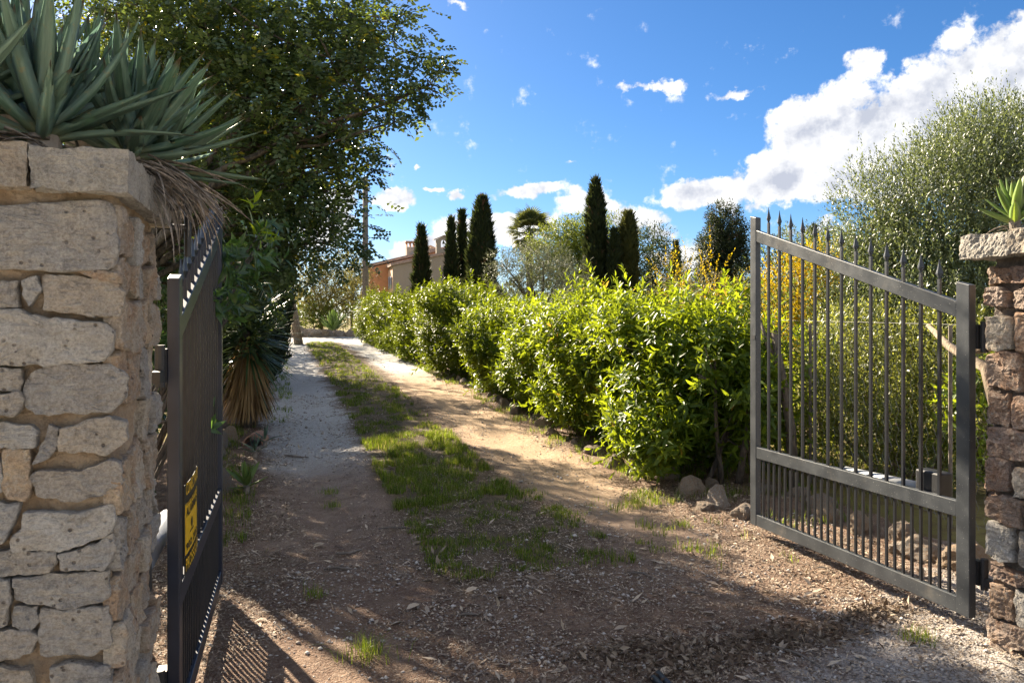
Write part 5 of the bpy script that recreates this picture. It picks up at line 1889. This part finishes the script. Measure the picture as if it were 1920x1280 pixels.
# ================================================================== HOUSE
HX, HY = 10.9, 78.0
HZ0 = 1.2
M['wall_stone'] = stone('house_rubble', (.36, .31, .27), (.42, .38, .33), (.38, .30, .23), .2)
M['render_orange'] = plain('ochre_render', (.50, .24, .12), .9, 0, 1.2, .15)
M['render_peach'] = plain('peach_render', (.62, .42, .29), .9, 0, 1.2, .12)
M['render_white'] = plain('pale_render', (.62, .58, .55), .9, 0, 1.2, .1)
M['rooftile'] = plain('roof_tiles', (.36, .26, .21), .9, 0, 6, .3, .5)
M['glass'] = plain('window_glass', (.06, .08, .11), .08, 0)
M['shutter'] = plain('blue_grey_shutter', (.30, .36, .48), .6)
HO = thing('country_house', 'stone and ochre country house with bell gable beyond the hedge', 'house', (HX, HY, HZ0))


def prism(name, x0, x1, y0, y1, z0, zl, zr_, mt, parent=HO):
    """shed-roofed block whose top slopes from zl at x0 to zr_ at x1"""
    V = [(x0, y0, z0), (x1, y0, z0), (x1, y1, z0), (x0, y1, z0), (x0, y0, zl), (x1, y0, zr_), (x1, y1, zr_), (x0, y1, zl)]
    return MB().add(V, [(0, 3, 2, 1), (4, 5, 6, 7), (0, 1, 5, 4), (1, 2, 6, 5), (2, 3, 7, 6), (3, 0, 4, 7)]).build(name, mt, parent)


def roof_slab(x0, x1, y0, y1, zl, zr_, th=.18):
    rf = prism('roof', x0, x1, y0, y1, 0, zl, zr_, M['rooftile'])
    me = rf.data
    for i, z in ((0, zl - th), (3, zl - th), (1, zr_ - th), (2, zr_ - th)):
        me.vertices[i].co.z = z
    n_ = max(3, int((y1 - y0) / .28))
    for k in range(n_):
        y = y0 + (k + .5) * (y1 - y0) / n_
        MB().tube([(x0 - .02, y, zl + .02), (x1 + .02, y, zr_ + .02)], .085, 6).build('tile_row', M['rooftile'], rf)
    return rf


prism('stone_wall', 0, 6.6, 0, 3.2, -.5, 5.45, 7.05, M['wall_stone'])
roof_slab(-.25, 6.6, -.18, 3.3, 5.62, 7.22)
prism('rear_wall', -1.9, 7.4, 3.35, 12, -.5, 5.45, 7.9, M['render_orange'])
roof_slab(-2.3, 7.5, 3.2, 12.2, 5.66, 8.1)


def hwindow(x, y0, y1, z0, z1, mt=None):
    """window in a wall that faces -x"""
    wdw = MB().box((x - .05, y0, z0), (x + .02, y1, z1)).build('window', M['render_white'], HO)
    MB().box((x - .065, y0 + .1, z0 + .1), (x - .052, y1 - .1, z1 - .1)).build('pane', M['glass'], wdw)
    MB().box((x - .11, y0 - .45, z0), (x - .055, y0 - .02, z1)).build('shutter', M['shutter'], wdw)


MB().box((-.06, .05, -.4), (-.004, 3.15, 5.2)).build('peach_front', M['render_peach'], HO)
hwindow(-.07, .9, 1.5, 3.3, 4.5)
hwindow(-.07, 2.2, 2.8, 3.3, 4.5)
hwindow(-1.9, 4.2, 5.4, 3.0, 5.0)
hwindow(-1.9, 7.0, 8.2, 3.0, 5.0)
hwindow(-1.9, 9.8, 11.0, 3.0, 5.0)
MB().box((-1.96, 5.6, 2.4), (-1.905, 6.5, 5.2)).build('pale_panel', M['render_white'], HO)
# window in the stone side
wdw = MB().box((4.9, -.06, 2.4), (5.7, -.003, 3.6)).build('window', M['shutter'], HO)
MB().box((5.0, -.075, 2.5), (5.6, -.062, 3.5)).build('pane', M['glass'], wdw)
# bell gable with an arched opening
bg_ = MB()
bx, bw, bz0, bz1 = 5.0, 1.5, 6.6, 8.15
out_, inn = [], []
prof_o = [(-bw / 2, bz0), (-bw / 2, bz1), (0, bz1 + .35), (bw / 2, bz1), (bw / 2, bz0)]
arch = [(-.3, 7.25)] + [(.3 * -math.cos(a), 7.85 + .3 * math.sin(a)) for a in np.linspace(0, math.pi, 9)] + [(.3, 7.25)]
bm = bmesh.new()
for yy in (-.1, .35):
    o_ = [bm.verts.new((bx + q[0], yy, q[1])) for q in prof_o]
    i_ = [bm.verts.new((bx + q[0], yy, q[1])) for q in arch]
    es = [bm.edges.new((o_[k], o_[(k + 1) % len(o_)])) for k in range(len(o_))] + [bm.edges.new((i_[k], i_[(k + 1) % len(i_)])) for k in range(len(i_))]
    bmesh.ops.triangle_fill(bm, edges=es, use_beauty=True, use_dissolve=False)
bm.verts.ensure_lookup_table()
nO, nI = len(prof_o), len(arch)
tot = nO + nI
for k in range(nO):
    bm.faces.new([bm.verts[k], bm.verts[(k + 1) % nO], bm.verts[tot + (k + 1) % nO], bm.verts[tot + k]])
for k in range(nI):
    bm.faces.new([bm.verts[nO + k], bm.verts[nO + (k + 1) % nI], bm.verts[tot + nO + (k + 1) % nI], bm.verts[tot + nO + k]])
bmesh.ops.recalc_face_normals(bm, faces=bm.faces)
me = bpy.data.meshes.new('bell_gable')
bm.to_mesh(me)
bm.free()
gb = link('bell_gable', me, M['wall_stone'], HO)
for s in (-1, 1):
    MB().add([(bx, -.2, bz1 + .46), (bx, .45, bz1 + .46), (bx + s * 1.0, .45, bz1 + .02), (bx + s * 1.0, -.2, bz1 + .02), (bx, -.2, bz1 + .36), (bx, .45, bz1 + .36), (bx + s * 1.0, .45, bz1 - .08), (bx + s * 1.0, -.2, bz1 - .08)],
             [(0, 1, 2, 3), (4, 7, 6, 5), (0, 3, 7, 4), (3, 2, 6, 7), (2, 1, 5, 6)]).build('coping', M['rooftile'], gb)
MB().tube([(bx, .12, 8.1), (bx, .12, 7.95), (bx, .12, 7.75)], [.03, .09, .15], 10).build('bell', M['black'], gb)
# chimneys
ch = MB().box((2.0, 4.4, 6.2), (3.2, 5.2, 7.75)).build('chimney', M['wall_stone'], HO)
for k in range(4):
    MB().box((2.02 + .37 * k, 4.42, 7.75), (2.09 + .37 * k, 5.18, 8.2)).build('vent_pier', M['render_orange'], ch)
MB().box((1.9, 4.3, 8.2), (3.3, 5.3, 8.36)).build('chimney_cap', M['rooftile'], ch)
ch = MB().box((3.7, 4.4, 7.0), (4.1, 4.8, 8.75)).build('chimney', M['render_orange'], HO)
MB().box((3.6, 4.3, 8.75), (4.2, 4.9, 8.87)).build('chimney_cap', M['rooftile'], ch)
MB().add([(3.5, 3.9, 7.0), (5.3, 3.9, 7.0), (5.3, 3.9, 7.55), (4.4, 3.9, 7.95), (3.5, 3.9, 7.55), (3.5, 5.4, 7.0), (5.3, 5.4, 7.0), (5.3, 5.4, 7.55), (4.4, 5.4, 7.95), (3.5, 5.4, 7.55)],
         [(0, 1, 2, 3, 4), (9, 8, 7, 6, 5), (0, 4, 9, 5), (1, 6, 7, 2), (4, 3, 8, 9), (3, 2, 7, 8)]).build('dormer', M['render_peach'], HO)
# terrace balustrade in front
TB = MB().box((-2.6, -2.2, 2.6), (.6, -2.05, 2.75)).build('railing', M['wood'], HO)
for k in range(8):
    MB().box((-2.55 + k * .42, -2.18, 1.6), (-2.45 + k * .42, -2.08, 2.6)).build('baluster', M['render_white'], TB)
MB().box((-2.6, -2.22, -.5), (.6, -1.0, 1.6)).build('terrace_wall', M['wall_stone'], HO)

# ================================================================== UTILITY POLE AND WIRE
p = W(685, 332, 30)
UP = thing('utility_pole', 'weathered wooden utility pole at the end of the hedge', 'pole', (p.x, p.y, float(gz(p.x, p.y))))
hh = p.z - UP.location.z
MB().tube([(0, 0, -.3), (0, 0, hh)], [.13, .10], 10).build('shaft', M['wood'], UP, smooth=True)
MB().tube([(0, 0, hh - .5), (.16, 0, hh - .45)], .02, 6).build('bracket', M['black'], UP)
for z in (.5, .95):
    MB().tube([(.13, 0, hh - z), (.13, 0, hh - z + .1)], .035, 8).build('insulator', M['white'], UP)
    MB().tube([(0, 0, hh - z), (.13, 0, hh - z)], .012, 6).build('pin', M['black'], UP)
a, b_ = Vector((p.x, p.y, p.z - .6)), W(380, 230, 40)
MB().tube([a.lerp(b_, f) - Vector((0, 0, .35 * math.sin(math.pi * f))) for f in np.linspace(0, 1, 12)], .012, 4).build('overhead_wire', M['black'], None, label='thin overhead wire running from the pole towards the carob', cat='wire')

# ================================================================== GRASS, LITTER AND GRAVEL
def blades(P, h, wd_, lean=.5, var=None):
    n = len(P)
    D = rdir(n)
    D[:, 2] = 0
    D = nrmz(D)
    S = np.stack([-D[:, 1], D[:, 0], np.zeros(n)], 1)
    h = np.broadcast_to(h, n)[:, None]
    ln = (rng.uniform(.1, 1, n) * lean)[:, None]
    up = np.array([0, 0, 1.0])
    wv_ = np.broadcast_to(wd_, n)[:, None]
    V = np.stack([P - S * wv_ / 2, P + S * wv_ / 2, P + up * h * .55 + D * h * ln * .3 - S * wv_ * .35, P + up * h * .55 + D * h * ln * .3 + S * wv_ * .35, P + up * h * (1 - .3 * ln) + D * h * ln], 1).reshape(-1, 3)
    b = (np.arange(n) * 5)[:, None]
    v = rng.random(n) if var is None else var
    return V, [b + [[2, 3, 4]], b + [[0, 1, 3, 2]]], np.repeat(v, 5)


def patchy(n, x0, x1, y0, y1, sc=2.0, thr=.0, seed=1.0, bias=1.0):
    x = rng.uniform(x0, x1, n)
    y = y0 + (y1 - y0) * rng.random(n) ** bias
    k = fbm(x * sc, y * sc, seed, 3)
    ok = k > thr + rng.normal(0, .12, n)
    return x[ok], y[ok]


G_ = []
# strip between the wheel tracks: dense where the sun band falls, thinner towards the gate
for (n, x0, x1, y0, y1, thr, hlo, hhi, bias) in [(3300, .95, 2.05, 6.6, 9.7, -.08, .03, .10, 1), (2400, .95, 2.25, 4.7, 6.8, .08, .02, .06, 1), (1600, .95, 2.0, 9.7, 14, .04, .03, .07, 1), (1500, .95, 1.9, 14, 29, -.05, .04, .08, 1.2),
                                                 (300, 2.0, 3.0, 4.6, 6.2, .3, .02, .05, 1)]:
    x, y = patchy(n, x0, x1, y0, y1, 3.4, thr, 2.0, bias)
    # several blades per tuft
    x, y = np.repeat(x, 9), np.repeat(y, 9)
    s = .016 * (1 + np.maximum(0, y - 8) * .04)
    x, y = x + rng.normal(0, s), y + rng.normal(0, s)
    z = np.interp(y, [0, 1], [0, 0]) + gz(x, y) + .005
    G_.append(blades(np.stack([x, y, z], 1), rng.uniform(hlo, hhi, len(x)), .0045 * (1 + np.maximum(0, y - 7) * .08), .7))
# verges
for (n, x0, x1, y0, y1, thr) in [(1500, 3.0, 3.7, 6.0, 14, .12), (1500, 2.95, 3.6, 14, 29, -.1), (700, -.6, -.2, 5.4, 11, .05), (500, -.1, .25, 11, 29, .05), (1400, 3.6, 4.6, 5, 14, -.1), (260, 2.6, 3.2, 4.2, 6.5, .1)]:
    x, y = patchy(n, x0, x1, y0, y1, 2.2, thr, 6.0)
    x, y = np.repeat(x, 7), np.repeat(y, 7)
    x, y = x + rng.normal(0, .025, len(x)), y + rng.normal(0, .025, len(x))
    G_.append(blades(np.stack([x, y, gz(x, y)], 1), rng.uniform(.03, .10, len(x)), .0045 * (1 + np.maximum(0, y - 7) * .08), .8))
leafmesh('grass', G_, M['grass'], None, label='patchy green grass along the middle strip and verges', cat='grass', kind='stuff')
# sunlit field beyond the fence
x, y = patchy(9000, 5.0, 14, 6, 30, .5, -.4, 3.0)
x, y = np.repeat(x, 3), np.repeat(y, 3)
x, y = x + rng.normal(0, .06, len(x)), y + rng.normal(0, .06, len(x))
leafmesh('field_grass', [blades(np.stack([x, y, gz(x, y) - .02], 1), rng.uniform(.12, .3, len(x)), .016, .7)], M['field'], None, label='yellow-green meadow grass beyond the wire fence', cat='grass', kind='stuff')

for (px, py, h, n, lab) in [(592, 1118, .10, 34, 'lone upright grass tuft in the shaded left foreground'), (690, 1228, .11, 90, 'large half-dry grass tuft low in the foreground'),
                            (620, 925, .07, 60, 'green grass tuft in the left wheel track'), (625, 950, .07, 50, 'arching yellow-green tuft just below the wheel-track tuft'),
                            (1195, 945, .10, 70, 'sunlit grass tuft on the right verge below the drooping laurel'), (1280, 985, .06, 50, 'small sunlit tuft on the verge towards the latch post'),
                            (1725, 1198, .07, 60, 'sparse grass tuft on the ground before the hinge post')]:
    p = G(px, py)
    n = n * 2
    a = rng.normal(0, .018 + .0002 * n, (n, 2))
    P = np.stack([p.x + a[:, 0], p.y + a[:, 1], np.full(n, p.z)], 1)
    T = thing('grass_tuft', lab, 'grass tuft', (p.x, p.y, p.z))
    leafmesh('blades', [blades(P, rng.uniform(.3, 1.2, n) * h, .0035, 1.3, rng.uniform(.3, .95, n))], M['grass'], T, kind='stuff')

# dry leaves, bark flakes and straw on the ground
LT_ = []
for (n, x0, x1, y0, y1, bias, sz) in [(75000, -.9, 4.0, 2.6, 6.5, 1.0, 1.0), (20000, -.9, 3.9, 6.5, 11, 1.0, 1.4), (9000, 2.9, 4.3, 3.2, 11, 1.0, 1.3), (7000, -.8, .2, 5, 10, 1, 1.4), (7000, -.4, 3.6, 11, 26, 1.0, 2.2)]:
    x, y = patchy(n, x0, x1, y0, y1, 1.4, -.22, 8.0, bias)
    # wheel tracks stay cleaner
    tr_ = np.maximum(np.exp(-((x - .42) / .32) ** 2), np.exp(-((x - 2.62) / .34) ** 2)) * np.interp(y, [3.6, 6.5], [.1, .9])
    ok = rng.random(len(x)) > tr_
    x, y = x[ok], y[ok]
    z = dz(x, y) + rng.uniform(.002, .012, len(x))
    nn = len(x)
    D = rdir(nn)
    D[:, 2] *= .25
    N = nrmz(np.array([0, 0, 1.0]) + .35 * rdir(nn))
    kind = rng.random(nn)
    ln = np.where(kind < .55, rng.uniform(.010, .026, nn), rng.uniform(.018, .05, nn)) * sz
    wd_ = np.where(kind < .55, ln * rng.uniform(.3, .7, nn), rng.uniform(.002, .006, nn))
    big = rng.random(nn) < .012
    ln = np.where(big, rng.uniform(.05, .09, nn), ln)
    wd_ = np.where(big, ln * rng.uniform(.2, .4, nn), wd_)
    LT_.append(leaf_geo(np.stack([x, y, z], 1), D, N, ln, wd_, np.clip(np.where(rng.random(nn) < .22, rng.uniform(.85, 1, nn), rng.beta(1.0, 2.2, nn)) + big * .3, 0, 1), False, .25, -.1))
# two darker swept heaps at the mouth of the drive
for (px, py, n, sx, sy) in [(1270, 1255, 1700, .22, .10), (1500, 1190, 1800, .25, .10), (1180, 1225, 900, .2, .07), (1640, 1150, 500, .12, .05), (1370, 1215, 700, .2, .05)]:
    p = G(px, py)
    x, y = p.x + rng.normal(0, sx, n), p.y + rng.normal(0, sy, n)
    hgt = .035 * np.exp(-((x - p.x) / sx) ** 2 / 2 - ((y - p.y) / sy) ** 2 / 2)
    D = rdir(n)
    D[:, 2] *= .5
    ln = rng.uniform(.012, .06, n)
    LT_.append(leaf_geo(np.stack([x, y, dz(x, y) + hgt * rng.random(n) + .004], 1), D, rdir(n) + np.array([0, 0, .8]), ln, np.where(rng.random(n) < .6, .004, ln * .4), rng.beta(.8, 2.6, n), False, .25, .0))
leafmesh('leaf_litter', LT_, M['litter'], None, label='dry leaves and bark flakes strewn over the drive', cat='litter', kind='stuff')

# gravel
M['gravel'] = leafmat('gravel_chip', (.26, .22, .19), (.66, .61, .56), (.1, .1, .1), .0, .85, .25)
oct_v = np.array([(1, 0, 0), (-1, 0, 0), (0, 1, 0), (0, -1, 0), (0, 0, 1), (0, 0, -.6)], float)
oct_f = np.array([(0, 2, 4), (2, 1, 4), (1, 3, 4), (3, 0, 4), (2, 0, 5), (1, 2, 5), (3, 1, 5), (0, 3, 5)])
gx, gy = [], []
for (n, x0, x1, y0, y1, thr) in [(13000, -.9, 4.0, 2.6, 5.4, -.05), (4000, -.2, 1.0, 8.5, 14, -.2), (4500, .8, 3.6, 2.3, 3.7, -.5), (2500, 2.1, 3.2, 5.4, 12, .1)]:
    x, y = patchy(n, x0, x1, y0, y1, 1.7, thr, 12.0)
    gx.append(x)
    gy.append(y)
x, y = np.concatenate(gx), np.concatenate(gy)
n = len(x)
s = rng.gamma(2.4, .0021, n).clip(.0015, .018) * np.interp(y, [3, 12], [1, 1.5])
rot = rng.uniform(0, 6.28, n)
sc3 = np.stack([s * rng.uniform(.8, 1.4, n), s * rng.uniform(.7, 1.1, n), s * rng.uniform(.5, .8, n)], 1)
V = oct_v[None] * sc3[:, None] * rng.uniform(.75, 1.25, (n, 6, 1))
c_, s_ = np.cos(rot)[:, None], np.sin(rot)[:, None]
V = np.stack([V[:, :, 0] * c_ - V[:, :, 1] * s_, V[:, :, 0] * s_ + V[:, :, 1] * c_, V[:, :, 2]], 2)
V += np.stack([x, y, dz(x, y) + s * .3], 1)[:, None]
Fg = (oct_f[None] + (np.arange(n) * 6)[:, None, None]).reshape(-1, 3)
link('gravel', fast_mesh('gravel', V.reshape(-1, 3), Fg, np.repeat(rng.random(n), 6)), M['gravel'], label='pale gravel chips scattered over the earth drive', cat='gravel', kind='stuff')

# sticks and long bark strips one can pick out
for (px, py, ln, ang, r, lab) in [(745, 993, .28, .15, .008, 'long pale stick at the edge of the middle strip'), (655, 1032, .20, .7, .012, 'curled bark strip in the shaded foreground'), (640, 1062, .22, .1, .010, 'dark forked stick below the curled bark strip'),
                                  (555, 855, .3, -.3, .012, 'dark stick lying across the left wheel track edge'), (1205, 1080, .2, -.6, .006, 'thin pale twig on the right wheel track'), (1480, 1225, .34, -.9, .006, 'long bent root lying in the swept heap'),
                                  (1300, 1112, .13, 0, .006, 'short twig on the sunlit earth right of the drive'), (880, 1155, .12, .0, .008, 'dark flat stick in the centre foreground')]:
    p = G(px, py)
    o = thing('stick', lab, 'stick', (p.x, p.y, float(dz(p.x, p.y)[0]) + r + .004), rz=ang + YAW * -1)
    pts = [(ln * (f - .5), .04 * ln * math.sin(7 * f + px), .006 * math.sin(5 * f + py)) for f in np.linspace(0, 1, 7)]
    MB().tube(pts, list(np.array([.5, .9, 1, 1, .9, .7, .4]) * r), 6).build('wood', M['wood'], o, smooth=True)
for (px, py, lab) in [(775, 1143, 'pale curled leaf flat on the ground in the centre foreground'), (598, 1022, 'white scrap of leaf in the shade left of the bark strip'), (885, 1112, 'upright pale leaf right of centre'), (1252, 1268, 'large pale leaf beside the hose ends')]:
    p = G(px, py)
    o = thing('fallen_leaf', lab, 'leaf', (p.x, p.y, float(dz(p.x, p.y)[0]) + .008))
    V, Fs, a = leaf_geo(np.array([[-.04, 0, 0]]), np.array([[1, .3, .1]]), np.array([[0, -.2, 1.0]]), .085, .045, np.array([1.0]), True, .25, -.1)
    link('blade', fast_mesh('blade', V, Fs, a), M['litter'], o)
